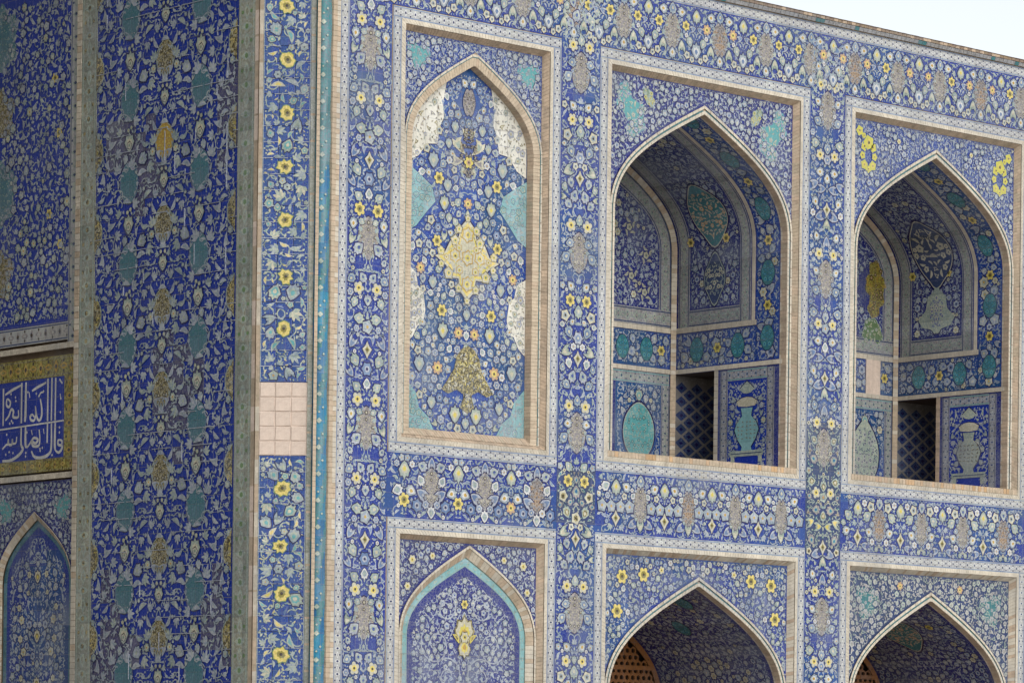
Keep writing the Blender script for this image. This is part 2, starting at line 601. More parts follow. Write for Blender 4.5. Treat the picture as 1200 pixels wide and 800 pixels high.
@cached
def tulip(c1, c2, line="navy"):
    h = [(0, .55), (.30, .30), (.62, .95), (.72, .2), (.42, -.5), (0, -.95)]
    P = np.array(mirror_pts(h))
    return tmpl([(P * 1.14, line, 0), (P * .95, c1, .0007), (P * .5 + (0, -.2), c2, .0014)])


@cached
def bud(c1, c2):
    P = np.array([(0, 1), (.5, .15), (.3, -.6), (0, -.9), (-.3, -.6), (-.5, .15)])
    return tmpl([(P, c1, .0004), (P * .5, c2, .0010)])


@cached
def dot(c1):
    return tmpl([(polar(lambda x: 1, 6, 0.8), c1, .0004)])


@cached
def yellow_flower(c1, c2, n=6, line="slate_blue"):
    pet = lambda x: 0.68 + 0.32 * abs(math.cos(n * x / 2)) ** .7
    return tmpl([(polar(pet, 4 * n, 1.12), line, 0), (polar(pet, 4 * n, 0.98), c1, .0008),
                 (polar(pet, 2 * n, 0.52, .3), c2, .0016), (polar(lambda x: 1, 8, 0.2), "umber", .0024)])


@cached
def diamond_flower(c1, c2):
    P = np.array(mirror_pts([(0, 1.15), (.3, .55), (.8, .1), (.42, -.42), (.16, -.8), (0, -1.2)]))
    return tmpl([(P * 1.12, "navy", 0), (P * .95, c1, .0008), (P * .48, c2, .0016), (polar(lambda x: 1, 6, .16), "umber", .0024)])


def oval_pts(rx, ry, n=28, point=0.0, lobes=0, depth=0.0):
    t = np.linspace(0, 2 * PI, n, endpoint=False) + PI / 2
    k = 1 + point * np.abs(np.sin(t)) ** 8 + (depth * np.abs(np.cos(lobes * t)) if lobes else 0)
    return np.stack([np.cos(t) * rx, np.sin(t) * ry * k], 1)


def medallion(rx, ry, line, fill, d1, d2, seed, point=.15, lobes=0, depth=0., dens=1.0, leafr=.035, n=28):
    """cartouche: outline, ground, and a mirrored tangle of small leaves inside it."""
    P = oval_pts(rx, ry, n, point, lobes, depth)
    parts = [tmpl([(P * 1.07, "navy", 0), (P, line, .0008), (P * (1 - .012 / min(rx, ry)), fill, .0016)])]
    r = random.Random(seed)
    pts = []
    for _ in range(int(900 * dens)):
        x, y = r.uniform(0, rx), r.uniform(-ry, ry)
        q = leafr * r.uniform(.6, 1.1)
        if (x / (rx - q)) ** 2 + (y / (ry - q * .6)) ** 2 > 1:
            continue
        if x < q * .8:
            x = 0
        if all((x - a) ** 2 + (y - b) ** 2 > (.74 * (q + c)) ** 2 for a, b, c in pts):
            pts.append((x, y, q))
            k = r.random()
            tp = leaf(d1, d2) if k < .4 else split_leaf(d1, fill) if k < .7 else rosette(d2, d1, fill, 5, fill)
            ro = r.uniform(0, 2 * PI)
            parts.append(moved(tp, x, y, q, ro, 1, .0024))
            if x:
                parts.append(moved(tp, -x, y, q, ro, -1, .0024))
    return merge(*parts)


YELLOW = yellow_flower("yellow", "gold")
PEACHY = yellow_flower("peach", "yellow", 7)
PALE_Y = yellow_flower("cream", "yellow", 5)
LEMON = yellow_flower("cream", "yellow", 6, "navy")
DIAM = diamond_flower("cream", "gold")
MED_GREY = medallion(.155, .225, "mushroom", "mushroom", "cream", "umber", 3, .06, 4, .07, 1.5, leafr=.036)
MED_DARK = medallion(.155, .22, "mushroom", "mushroom", "umber", "peach", 5, .06, 4, .07, 1.5, leafr=.034)


# ------------------------------------------------------------------ scattering ornament without overlaps
def fill(seed, box, inside, specs, fixed=(), sym=None, tight=.82):
    """dart throwing in `box`; sym = (axis x) snaps motifs near the axis onto it. returns rows (kind, x, y, r, rot)."""
    r = random.Random(seed)
    cap = 9000
    C = np.zeros((cap, 3))
    n = 0
    for x, y, q in fixed:
        C[n] = (x, y, q)
        n += 1
    out = []
    x0, y0, x1, y1 = box
    for r0, r1, tries, kinds in specs:
        names = [k for k, w in kinds]
        ws = [w for k, w in kinds]
        for _ in range(tries):
            x, y, q = r.uniform(x0, x1), r.uniform(y0, y1), r.uniform(r0, r1)
            if sym is not None:
                d = x - sym
                if abs(d) < q * .95:
                    if abs(d) < q * .5:
                        x = sym
                    else:
                        continue
            if not inside(x, y, q):
                continue
            if n and np.any((C[:n, 0] - x) ** 2 + (C[:n, 1] - y) ** 2 < (tight * (C[:n, 2] + q)) ** 2):
                continue
            if n >= cap:
                break
            C[n] = (x, y, q)
            n += 1
            k = r.choices(names, ws)[0]
            on = sym is not None and x == sym
            out.append((k, x, y, q, (r.choice((0, PI)) if k[0] in 'PTB' else 0.0) if on else r.uniform(0, 2 * PI), on))
    return out


SETS = {
    'front': {'R': [rosette("lavender", "sky_blue", "cream"), rosette("pale_blue", "lavender", "ochre", 5), rosette("cream", "pale_blue", "umber", 5), rosette("sky_blue", "lavender", "navy"), rosette("white", "lavender", "ochre")],
              'P': [palmette("white", "pale_blue", "celadon"), palmette("pale_blue", "white", "ochre"), palmette("pale_blue", "sky_blue", "cream"), palmette("lavender", "celadon", "ultramarine"), palmette("celadon", "pale_blue", "cream")],
              'L': [leaf("pale_blue", "sky_blue"), leaf("lavender", "pale_blue"), leaf("celadon", "pale_blue")],
              'S': [spray("pale_blue", "lavender"), spray("celadon", "pale_blue"), split_leaf("lavender", "sky_blue")],
              'T': [tulip("lavender", "sky_blue"), tulip("celadon", "cream")],
              'B': [bud("lavender", "pale_blue"), bud("sky_blue", "cream")], 'D': [dot("lavender"), dot("pale_blue")], 'stem': ("pale_blue", .013)},
    'fine': {'R': [rosette("lavender", "pale_blue", "cobalt_plain", 5), rosette("pale_blue", "lavender", "cream", 5)],
             'P': [palmette("lavender", "pale_blue", "cream")],
             'L': [leaf("lavender", "pale_blue"), leaf("pale_blue", "lavender")], 'S': [split_leaf("lavender", "sky_blue"), split_leaf("pale_blue", "lavender")],
             'T': [tulip("lavender", "cream")], 'B': [bud("lavender", "pale_blue")], 'D': [dot("lavender"), dot("pale_blue")], 'stem': ("lavender", .010)},
    'faded': {'R': [rosette("grey_band", "mushroom", "celadon", 5, "slate_blue"), rosette("celadon", "grey_band", "slate_blue", 5, "slate_blue")],
              'P': [palmette("grey_band", "celadon", "mushroom", "slate_blue")], 'L': [leaf("grey_band", "celadon"), leaf("mushroom", "grey_band")],
              'S': [split_leaf("grey_band", "mushroom"), split_leaf("celadon", "slate_blue")], 'T': [tulip("grey_band", "mushroom", "slate_blue")],
              'B': [bud("grey_band", "celadon")], 'D': [dot("grey_band")], 'stem': ("grey_band", .010)},
    'side': {'R': [rosette("pale_blue", "celadon", "cream"), rosette("celadon", "cream", "ochre", 7), rosette("lavender", "pale_blue", "cream", 5)],
             'P': [palmette("celadon", "pale_blue", "cream"), palmette("pale_blue", "lavender", "celadon")],
             'L': [leaf("pale_blue", "lavender"), leaf("pale_blue", "celadon"), leaf("lavender", "pale_blue")],
             'S': [spray("pale_blue", "lavender"), spray("pale_blue", "celadon"), spray("lavender", "pale_blue"), split_leaf("lavender", "pale_blue")], 'T': [tulip("pale_blue", "celadon")],
             'B': [bud("pale_blue", "lavender")], 'D': [dot("pale_blue")], 'stem': ("pale_blue", .014)},
    'niche': {'R': [rosette("pale_blue", "lavender", "cream", 5), rosette("lavender", "sky_blue", "navy", 6), rosette("cream", "celadon", "ochre", 6)],
              'P': [palmette("pale_blue", "lavender", "sky_blue"), palmette("lavender", "pale_blue", "cream")],
              'L': [leaf("lavender", "pale_blue"), leaf("pale_blue", "sky_blue")], 'S': [spray("pale_blue", "lavender"), split_leaf("lavender", "pale_blue")],
              'T': [tulip("lavender", "pale_blue")], 'B': [bud("pale_blue", "lavender")], 'D': [dot("pale_blue")], 'stem': ("pale_blue", .010)},
    'band': {'R': [rosette("celadon", "turquoise", "cream", 5), rosette("pale_blue", "celadon", "navy", 6), rosette("celadon", "pale_blue", "ochre", 5)],
             'P': [palmette("celadon", "turquoise", "cream"), palmette("pale_blue", "celadon", "turquoise")],
             'L': [leaf("celadon", "turquoise"), leaf("pale_blue", "celadon"), leaf("cream", "yellow"), leaf("azure", "sky_blue")], 'S': [spray("celadon", "pale_blue"), spray("pale_blue", "celadon"), spray("celadon", "cream")],
             'T': [tulip("pale_blue", "celadon")], 'B': [bud("celadon", "cream")], 'D': [dot("celadon")], 'stem': ("celadon", .014)},
    'worn': {'R': [rosette("celadon", "mushroom", "ochre", 5, "slate_blue"), rosette("cream", "olive", "umber", 5, "slate_blue")], 'P': [palmette("celadon", "olive", "cream", "slate_blue"), palmette("mushroom", "celadon", "peacock", "slate_blue")],
             'L': [leaf("celadon", "peacock"), leaf("mushroom", "celadon"), leaf("teal", "celadon")], 'S': [split_leaf("celadon", "slate_blue"), split_leaf("mushroom", "olive")],
             'T': [tulip("celadon", "yellow", "slate_blue")], 'B': [bud("celadon", "mushroom")], 'D': [dot("celadon")], 'stem': ("celadon", .012)},
    'creamy': {'R': [rosette("lavender", "cream", "olive", 5, "mushroom")], 'P': [palmette("celadon", "cream", "olive", "mushroom")],
               'L': [leaf("mushroom", "olive"), leaf("celadon", "mushroom")], 'S': [split_leaf("mushroom", "cream"), split_leaf("olive", "cream")],
               'T': [tulip("celadon", "cream", "mushroom")], 'B': [bud("olive", "mushroom")], 'D': [dot("olive")], 'stem': ("mushroom", .009)},
    'aqua': {'R': [rosette("celadon", "turquoise", "pale_blue", 5, "teal")], 'P': [palmette("pale_blue", "turquoise", "celadon", "teal")],
             'L': [leaf("celadon", "pale_blue"), leaf("pale_blue", "turquoise")], 'S': [split_leaf("pale_blue", "celadon")],
             'T': [tulip("pale_blue", "celadon", "teal")], 'B': [bud("pale_blue", "celadon")], 'D': [dot("celadon")], 'stem': ("pale_blue", .009)},
}
STD = [(.075, .10, 260, [('R', 2), ('P', 6), ('T', 2)]), (.05, .07, 700, [('R', 4), ('L', 4), ('P', 3), ('T', 2), ('S', 4)]),
       (.028, .042, 2200, [('L', 5), ('S', 4), ('B', 2), ('R', 2)]), (.015, .021, 2600, [('D', 1), ('B', 3), ('L', 4)])]
FINE = [(.042, .058, 700, [('R', 3), ('P', 3), ('S', 3)]), (.027, .038, 3000, [('L', 5), ('S', 5), ('R', 2), ('T', 1)]),
        (.015, .021, 4500, [('L', 4), ('D', 1), ('B', 2)])]


def lay(mesh, items, style, copies, h0=0.002, seed=1, vines=True):
    """write scattered items to `mesh`; copies: (dx, dy, mirror, axis) rows."""
    st = SETS[style]
    r = random.Random(seed)
    groups = {}
    for k, x, y, q, ro, on in items:
        tp = r.choice(st[k])
        rows = groups.setdefault(id(tp), (tp, []))[1]
        for dx, dy, mir, ax in copies:
            if mir < 0 and on:
                continue
            rows.append(((2 * ax - x if mir < 0 else x) + dx, y + dy, q, ro, mir))
    for tp, rows in groups.values():
        mesh.put(tp, rows, h0)
    if vines and len(items) > 3:
        A = np.array([(x, y, q) for _, x, y, q, _, _ in items])
        sm, sw = st['stem']
        t = np.linspace(0, 1, 7)[:, None]
        for i in range(len(A)):
            if A[i, 2] < .018 or r.random() < .25:
                continue
            d = np.hypot(A[:, 0] - A[i, 0], A[:, 1] - A[i, 1])
            d[i] = 9
            d[A[:, 2] < .018] = 9
            j = int(np.argsort(d)[r.choice((0, 1, 2)) if len(d) > 4 else 0])
            if d[j] > .35:
                continue
            p, q2 = A[i, :2], A[j, :2]
            nrm = np.array([-(q2 - p)[1], (q2 - p)[0]]) * r.choice((-.55, .55))
            c = (1 - t) ** 2 * p + 2 * t * (1 - t) * ((p + q2) / 2 + nrm) + t ** 2 * q2
            for dx, dy, mir, ax in copies:
                k = c.copy()
                if mir < 0:
                    k[:, 0] = 2 * ax - k[:, 0]
                mesh.ribbon(k + (dx, dy), sw, sm, h0 - .0006)


# ------------------------------------------------------------------ wall frames (from the surveyed plan)
TH = math.radians(47.89)
DV = Vector((math.sin(TH), math.cos(TH), 0))                # along the sunlit front, to the right
NV = Vector((DV.y, -DV.x, 0))                               # out of the sunlit front
CORNER = Vector((-2.1, 42.0, 0))


def frame(origin, xdir):
    x = xdir.normalized()
    z = Vector((0, 0, 1))
    y = z.cross(x)
    m = Matrix((x, y, z)).transposed().to_4x4()
    m.translation = origin
    return m


FRONT = frame(CORNER, DV)
K0 = Vector((-2.987, 41.9, 0))
HD = Vector((.9987, -.0503, 0))
K1 = K0 + HD * .64
CHAMF = frame(K0, HD)
SIDE = frame(K0, NV)                                        # x is minus the distance from the corner
ZTOP = 11.3


def rectpts(a0, b0, a1, b1):
    return [(a0, b0), (a1, b0), (a1, b1), (a0, b1)]


def rect3(r, y):
    a0, b0, a1, b1 = r
    return [np.array([(a0, y, b0), (a0, y, b1)]), np.array([(a0, y, b1), (a1, y, b1)]),
            np.array([(a1, y, b1), (a1, y, b0)]), np.array([(a1, y, b0), (a0, y, b0)])]


def moulding(m, R0, y0, R1, y1, length, mat, sides=(0, 1, 2, 3), lift=.010, alt=None):
    A, B = rect3(R0, y0), rect3(R1, y1)
    for i in sides:
        m.course(A[i], B[i], length, mat, lift, alt=alt)


def border(m, pts0, pts1, h=.006, mat="grey_band", line="sky_blue", dotc="navy", spot="white", step=.075, inv=False):
    """flat patterned strip between two parallel polylines in surface coordinates."""
    a, b = np.asarray(pts0, float), np.asarray(pts1, float)
    n = len(a)
    q = np.concatenate([a, b])
    V = m.S(q[:, 0], q[:, 1], np.full(len(q), h))
    i = np.arange(n - 1)
    m.raw(V, np.concatenate([np.stack([i, i + 1, i + 1 + n], 1), np.stack([i, i + 1 + n, i + n], 1)]), PI_OF[mat])
    m.wall(a[:, 0], a[:, 1], h - .010, h, mat)
    m.wall(b[:, 0], b[:, 1], h - .010, h, mat)
    w = np.linalg.norm(b - a, axis=1).mean()
    mid = (a + b) / 2
    s = np.concatenate([[0], np.cumsum(np.linalg.norm(np.diff(mid, axis=0), axis=1))])
    k = max(2, int(s[-1] / step))
    fine = np.linspace(0, s[-1], max(n, 3 * k if n > 2 else 2))
    at = lambda P, t: np.stack([np.interp(t, s, P[:, 0]), np.interp(t, s, P[:, 1])], 1)
    for f in (.10, .90):
        m.ribbon(at(a * (1 - f) + b * f, fine), max(.008, w * .07), line, h + .0008)
    t = (np.arange(k) + .5) * s[-1] / k
    c = at(mid, t)
    d = at(mid, t + .01) - at(mid, t - .01)
    ang = np.arctan2(d[:, 1], d[:, 0])
    rows = lambda sel, sc, extra=0: np.stack([c[sel, 0], c[sel, 1], np.full(sel.sum(), sc), ang[sel] + extra, np.ones(sel.sum())], 1)
    ev = np.arange(k) % 2 == 0
    m.put(bud(spot, line), rows(ev, w * .34), h + .001)
    m.put(bud(spot, mat), rows(~ev, w * .34, PI / 2), h + .001)
    m.put(dot(dotc), rows(ev, w * .13), h + .003)
    c2 = at(a * .76 + b * .24, t)
    c3 = at(a * .24 + b * .76, t)
    for cc in (c2, c3):
        m.put(dot(dotc), np.stack([cc[~ev, 0], cc[~ev, 1], np.full((~ev).sum(), w * .10), ang[~ev], np.ones((~ev).sum())], 1), h + .002)


def frame_border(m, r_in, w, h=.006, sides='lrtb', **k):
    a0, b0, a1, b1 = r_in
    if 't' in sides:
        border(m, [(a0 - w, b1 + w), (a1 + w, b1 + w)], [(a0 - w, b1), (a1 + w, b1)], h, **k)
    if 'b' in sides:
        border(m, [(a0 - w, b0), (a1 + w, b0)], [(a0 - w, b0 - w), (a1 + w, b0 - w)], h, **k)
    if 'l' in sides:
        border(m, [(a0 - w, b0 + .001), (a0 - w, b1 - .001)], [(a0, b0 + .001), (a0, b1 - .001)], h, **k)
    if 'r' in sides:
        border(m, [(a1, b0 + .001), (a1, b1 - .001)], [(a1 + w, b0 + .001), (a1 + w, b1 - .001)], h, **k)


# pointed four-centred arch
def arch_half(n=18):
    t = np.linspace(0, 1, n)
    x = (1 - t) ** 3 + 3 * t * (1 - t) ** 2 + 3 * t * t * (1 - t) * .62
    y = 3 * t * (1 - t) ** 2 * .42 + 3 * t * t * (1 - t) * .66 + t ** 3
    return x, y


AX, AY = arch_half()


def arch_line(uc, a, zs, rise, z0=None, n=18):
    """outline from the left foot over the apex to the right foot."""
    x, y = arch_half(n)
    L = [(uc - a * p, zs + rise * q) for p, q in zip(x, y)]
    R = [(uc + a * p, zs + rise * q) for p, q in zip(x[-2::-1], y[-2::-1])]
    P = L + R
    if z0 is not None:
        P = [(uc - a, z0)] + P + [(uc + a, z0)]
    return np.array(P)


def arch_z(d, a, zs, rise):
    """height of the arch over the offset d from its middle."""
    return zs + rise * np.interp(np.abs(d) / a, AX[::-1], AY[::-1])


def sheet(m, pts, mat, h=0.0):
    m.poly(pts, mat, h)


# ------------------------------------------------------------------ ground (outside the picture, lights the walls from below)
g = Mesh()
g.raw([(-900, -900, 0), (900, -900, 0), (900, 900, 0), (-900, 900, 0)], [(0, 1, 2), (0, 2, 3)], PI_OF["paving"])
go = bpy.data.objects.new("courtyard_ground", g.data("courtyard_ground"))
COL.objects.link(go)
structure(go)

# the great portal vault that roofs the left of the scene, beyond the picture: it keeps the side wall in shade
pv = Mesh()
pv.box((-10.1, .6, 0), (-9.5, 7.6, 13.0), "dusk")
pv.box((-10.1, 7.2, 0), (-.7, 7.8, 19.5), "dusk")
th_v = np.linspace(0, PI, 21)
arc_o = [(-5.1 - 4.9 * math.cos(k), 12.6 + 5.4 * math.sin(k)) for k in th_v]
arc_i = [(-5.1 - 4.45 * math.cos(k), 12.6 + 4.9 * math.sin(k)) for k in th_v]
for i in range(20):
    q4 = [arc_i[i], arc_i[i + 1], arc_o[i + 1], arc_o[i]]
    V8 = [(u, y, z) for y in (.3, 7.5) for u, z in q4]
    pv.raw(V8, [(0, 1, 2), (0, 2, 3), (4, 5, 6), (4, 6, 7), (0, 1, 5), (0, 5, 4), (3, 2, 6), (3, 6, 7)], PI_OF["dusk"])
po = bpy.data.objects.new("portal_vault", pv.data("portal_vault"))
COL.objects.link(po)
po.matrix_world = FRONT
structure(po)

# ------------------------------------------------------------------ the sunlit front wall
BAYS = {'P': (1.0, 3.46), 'A': (4.40, 7.96), 'B': (8.915, 12.475)}
ZT, ZM, ZL, ZB = 10.60, 5.57, 4.53, 0.45
BW = .135
front = thing("tiled_facade", "long sunlit facade wall of blue floral tilework with bands between the arched bays", "facade", FRONT, (6.8, 0, 0))
core = Mesh()
D = 3.2
UEND = 15.6
cells_u = [(0.02, 1.0), (3.46, 4.40), (7.96, 8.915), (12.475, UEND)]
for u0, u1 in cells_u:
    if u0 > 5:                                              # a doorway passage cuts into these piers
        core.box((u0, .004, 0), (u1, D, 5.66), "core_brick")
        core.box((u0, .004, 5.66), (u1, 1.30, 7.14), "core_brick")
        core.box((u0, .004, 7.14), (u1, D, 11.62), "core_brick")
    else:
        core.box((u0, .004, 0), (u1, D, 11.62), "core_brick")
for k, (u0, u1) in BAYS.items():
    core.box((u0, .004, ZT), (u1, D, 11.62), "core_brick")
    core.box((u0, .004, ZL), (u1, D, ZM), "core_brick")
    core.box((u0, .004, 0), (u1, D, ZB), "core_brick")
    core.box((u0, 2.75, ZB), (u1, D, ZL), "core_brick")
    core.box((u0, 2.75, ZM), (u1, D, ZT), "core_brick")
core.build("brick_core", front)


def pilaster(u0, u1, zc, seed, label, worn=None):
    """upright band of tilework: mirrored about its middle, repeated along its height."""
    uc, T = (u0 + u1) / 2, 2.24
    hw = (u1 - u0) / 2
    z0, z1 = .5, 11.45
    base = Mesh()
    base.rect(u0, 0.02, u1, 10.75, "cobalt", .002)
    if worn:
        base.rect(u0, worn[0], u1, worn[1], "slate_blue", .0022)
    band = base.build("pilaster_band", front, None, label)
    fixed = [(0, 0, .11), (0, .12, .09), (0, -.12, .09), (0, .25, .05), (0, -.25, .05), (.145, .33, .10), (.145, -.60, .10), (0, .92, .11),
             (.15, 1.20, .08), (.14, -.30, .07)]
    its = fill(seed, (0, -T / 2, hw, T / 2), lambda x, y, q: x + q * .95 < hw and (-1.12 + q * .6 < y < 1.12 - q * .6), STD, fixed, sym=0.0)
    ar = Mesh()
    k0 = math.floor((z0 - zc) / T)
    cop = []
    for k in range(k0, 6):
        if z0 - 1 < zc + k * T < z1 + 1:
            for mir in (1, -1):
                cop.append((uc, zc + k * T, mir, 0.0))
    # only keep what stays on the band
    keep = [it for it in its]
    full = Mesh()
    for c in cop:
        sub = [it for it in keep if 1.9 < it[2] + c[1] < 11.40]
        if worn:
            lay(full, [it for it in sub if worn[0] < it[2] + c[1] < worn[1]], 'worn', [c], .006, seed)
            sub = [it for it in sub if not worn[0] < it[2] + c[1] < worn[1]]
        lay(full, sub, 'front', [c], .006, seed)
    full.build("arabesque", band, "stuff")
    for k in range(k0, 6):
        z = zc + k * T
        def ok(zz):
            return 2.0 < zz < 11.30
        if ok(z):
            big("medallion", MED_GREY, band, flat(), uc, z, h=.0028)
        for dz, tp, sz in ((.33, YELLOW, .086), (-.60, PALE_Y if seed % 2 else YELLOW, .082)):
            if ok(z + dz):
                tp = rng.choice((tp, LEMON, PALE_Y, LEMON))
                for s in (-1, 1):
                    big("flower", tp, band, flat(), uc + s * .14, z + dz, size=sz, rot=rng.uniform(0, 6), h=.0065)
        if ok(z + .92):
            big("flower", DIAM, band, flat(), uc, z + .92, h=.0065, size=.095)
    return band


# medallion heights read off the photograph
pilaster(.19, .85, 7.93, 11, "leftmost upright band beside the corner column")
pilaster(3.60, 4.265, 8.12, 12, "upright band between the blind arch and the first niche", (4.75, 5.42))
pilaster(8.095, 8.78, 8.25, 13, "upright band between the two open niches", (4.62, 6.35))
pilaster(12.61, 13.30, 8.35, 14, None)


def frieze(name, u0, u1, zlo, zhi, ph, seed, style, flowers):
    """lying band: one unit of .86 m mirrored and repeated along the wall."""
    T = .86
    zc, hw = (zlo + zhi) / 2, (zhi - zlo) / 2
    base = Mesh()
    base.rect(u0, zlo, u1, zhi, "cobalt", .0026)
    band = base.build(name, front)
    fixed = [(0, 0, .11), (0, .12, .09), (0, -.12, .09)] + [(x, y, s * 1.05) for x, y, s, _ in flowers]
    its = fill(seed, (0, -hw, T / 2, hw), lambda x, y, q: abs(y) + q * .95 < hw and x + q * .8 < T / 2, STD, fixed, sym=0.0)
    its += fill(seed + 50, (T / 2, -hw, T / 2 + 1e-4, hw), lambda x, y, q: abs(y) + q < hw,
                [(.05, .06, 40, [('P', 3), ('T', 1)]), (.02, .03, 60, [('B', 1)])],
                [(i[1], i[2], i[3]) for i in its] + [f for f in fixed], sym=T / 2)
    m = Mesh()
    k0, k1 = math.floor((u0 - ph) / T) - 1, math.ceil((u1 - ph) / T) + 1
    for k in range(k0, k1 + 1):
        uc = ph + k * T
        sub = [it for it in its if True]
        for mir in (1, -1):
            s2 = [it for it in sub if u0 + it[3] < uc + mir * it[1] < u1 - it[3]]
            if s2:
                lay(m, s2, style, [(uc, zc, mir, 0.0)], .0062, seed)
        if u0 + .1 < uc < u1 - .1:
            big("medallion", MED_DARK if (k + seed) % 3 == 0 else MED_GREY, band, flat(), uc, zc, h=.003, size=.92)
        for x, y, s, tp in flowers:
            for mir in ((1, -1) if x < T / 2 - .01 else (1,)):
                u = uc + mir * x
                if u0 + .09 < u < u1 - .09:
                    big("flower", tp if tp is not YELLOW or rng.random() < .6 else PEACHY, band, flat(), u, zc + y, h=.0068, size=s * rng.uniform(.92, 1.08), rot=rng.uniform(0, 6) if tp is YELLOW else 0)
    m.build("arabesque", band, "stuff")
    return band


ZF0, ZF1 = ZL + BW, ZM - BW
HANG = moved(palmette("celadon", "cream", "yellow"), 0, 0, 1, PI)
FR = [(.43, -.19, .10, DIAM), (.43, .20, .11, HANG)]
for (u0, u1), ph, sd in (((.85, 3.60), 1.55, 31), ((4.265, 8.095), 5.05, 32), ((8.78, 12.61), 9.55, 33)):
    frieze("middle_frieze", u0, u1, ZF0, ZF1, ph, sd, 'front', FR if sd != 31 else [(.43, -.17, .085, YELLOW), (.43, .19, .11, HANG)])
BLUEP = palmette("pale_blue", "white", "sky_blue")
frieze("top_frieze", .19, UEND, ZT + BW + .01, 11.49, 5.52, 35, 'front', [(.24, .10, .072, YELLOW), (.43, .24, .10, HANG), (.43, -.20, .11, BLUEP)])
b = Mesh()
b.rect(13.30, 0.02, UEND, 10.74, "cobalt", .002)
b.build("plain_tiling", front)

bm = Mesh()
for k, (u0, u1) in BAYS.items():
    frame_border(bm, (u0, ZM, u1, ZT), BW)
    frame_border(bm, (u0, ZB, u1, ZL), BW, sides='lrt')
border(bm, [(.055, .02), (.055, 11.49)], [(.19, .02), (.19, 11.49)])
border(bm, [(.055, 11.625), (UEND, 11.625)], [(.055, 11.49), (UEND, 11.49)])
bm.build("border_strip", front)
cm = Mesh()
cm.box((.0, -.03, 11.627), (UEND, D, 11.70), "core_brick")
for z0, z1, y0, y1, mt in ((11.63, 11.675, -.035, -.055, "worn_band"), (11.68, 11.715, -.055, -.055, "rose_brick")):
    cm.course([(0, y0, z0), (UEND, y0, z0)], [(0, y1, z1), (UEND, y1, z1)], .085, mt, .014, alt=("teal", .12) if mt == "worn_band" else ("red_brick", .7))
cm.course([(0, -.07, 11.718), (UEND, -.07, 11.718)], [(0, .25, 11.732), (UEND, .25, 11.732)], .085, "red_brick", .012, out=(0, 0, 1))
cm.build("coping", front)


# ------------------------------------------------------------------ rectangular brick frame and spandrel shared by every bay
RD = .08                                                    # depth of the recess inside a frame


def bay_frame(t, r, mat="brick"):
    a0, b0, a1, b1 = r
    m = Mesh()
    e = .055
    r1 = (a0 + e, b0 + e, a1 - e, b1 - e)
    r2 = (a0 + 2 * e, b0 + 2 * e, a1 - 2 * e, b1 - 2 * e)
    moulding(m, r, -.004, r1, -.012, .048, "cream_brick", lift=.012)
    moulding(m, r1, -.004, r2, RD, .046, mat, lift=.012, alt=("rose_brick", .3))
    m.build("brick_frame", t, "stuff")
    return r2


def spandrel(t, r, uc, a, zs, rise, ground, style, seed, spots=(), name="spandrel", y=RD, margin=.03, dens=1.0, stylespec=None):
    """the two tiled corners above a pointed arch."""
    a0, b0, a1, b1 = r
    S = flat(y)
    L = arch_line(uc, a, zs, rise)
    m = Mesh(S)
    apex = zs + rise
    half = len(L) // 2
    m.poly([(a0, zs)] + [tuple(p) for p in L[:half + 1]] + [(uc, b1), (a0, b1)], ground, 0)
    m.poly([(uc, b1)] + [tuple(p) for p in L[half:]] + [(a1, zs), (a1, b1)], ground, 0)
    base = m.build(name, t)
    hw = (a1 - a0) / 2
    c = (a0 + a1) / 2

    def inside(x, z, q):
        if x + q > hw or z + q > b1 or z - q < zs:
            return False
        return all(z + q * math.sin(k) > arch_z(x + q * math.cos(k), a, zs, rise) + margin or abs(x + q * math.cos(k)) > a + margin
                   for k in (-PI / 2, -PI / 4 * 3, PI, -PI / 4, 0))
    fixed = [(abs(x), z, s) for x, z, s, *_ in spots]
    sp = stylespec or FINE
    sp = [(p, q, int(n * dens * max(1, hw * (b1 - zs))), k) for p, q, n, k in sp]
    its = fill(seed, (0, zs, hw, b1), inside, sp, fixed, sym=0.0)
    o = Mesh(S)
    lay(o, its, style, [(c, 0, 1, 0.0), (c, 0, -1, 0.0)], .006, seed)
    o.build("arabesque", base, "stuff")
    for x, z, s, tp, nm, *k in spots:
        for mir in (1, -1):
            big(nm, tp, base, S, c + mir * x, z, h=.002 if 'cloud' in nm else .0068, size=k[0] if k else s * .9, mir=mir)
    return base


# ------------------------------------------------------------------ blind arched panels
def archivolt(t, uc, a, zs, rise, z0, w, mat, y0, y1, name="archivolt", lift=.012, alt=None, length=.055, k=1.35):
    o = arch_line(uc, a + w, zs, rise + w * k, z0, 30)
    i = arch_line(uc, a, zs, rise, z0, 30)
    m = Mesh()
    to3 = lambda P, y: np.stack([P[:, 0], np.full(len(P), y), P[:, 1]], 1)
    m.course(to3(o, y0), to3(i, y1), length, mat, lift, alt=alt)
    return m.build(name, t, "stuff")


def clip_in(poly):
    P = np.asarray(poly, float)
    Q = np.roll(P, -1, axis=0)
    E = Q - P
    L2 = (E ** 2).sum(1)

    def inside(x, y, q):
        w = np.array([x, y]) - P
        cr = ((P[:, 1] > y) != (Q[:, 1] > y)) & (x < (E[:, 0]) * (y - P[:, 1]) / (E[:, 1] + 1e-12) + P[:, 0])
        if cr.sum() % 2 == 0:
            return False
        tt = np.clip((w * E).sum(1) / L2, 0, 1)
        d = np.sqrt((((P + tt[:, None] * E) - (x, y)) ** 2).sum(1).min())
        return d > q * .92
    return inside


up = thing("blind_arch", "tall blind arched panel with pale yellow medallions and cream corners, left of the open niches", "arched panel", FRONT, (2.23, 0, ZM))
r2 = bay_frame(up, (1.0, ZM, 3.46, ZT), "rose_brick")
UC = 2.23


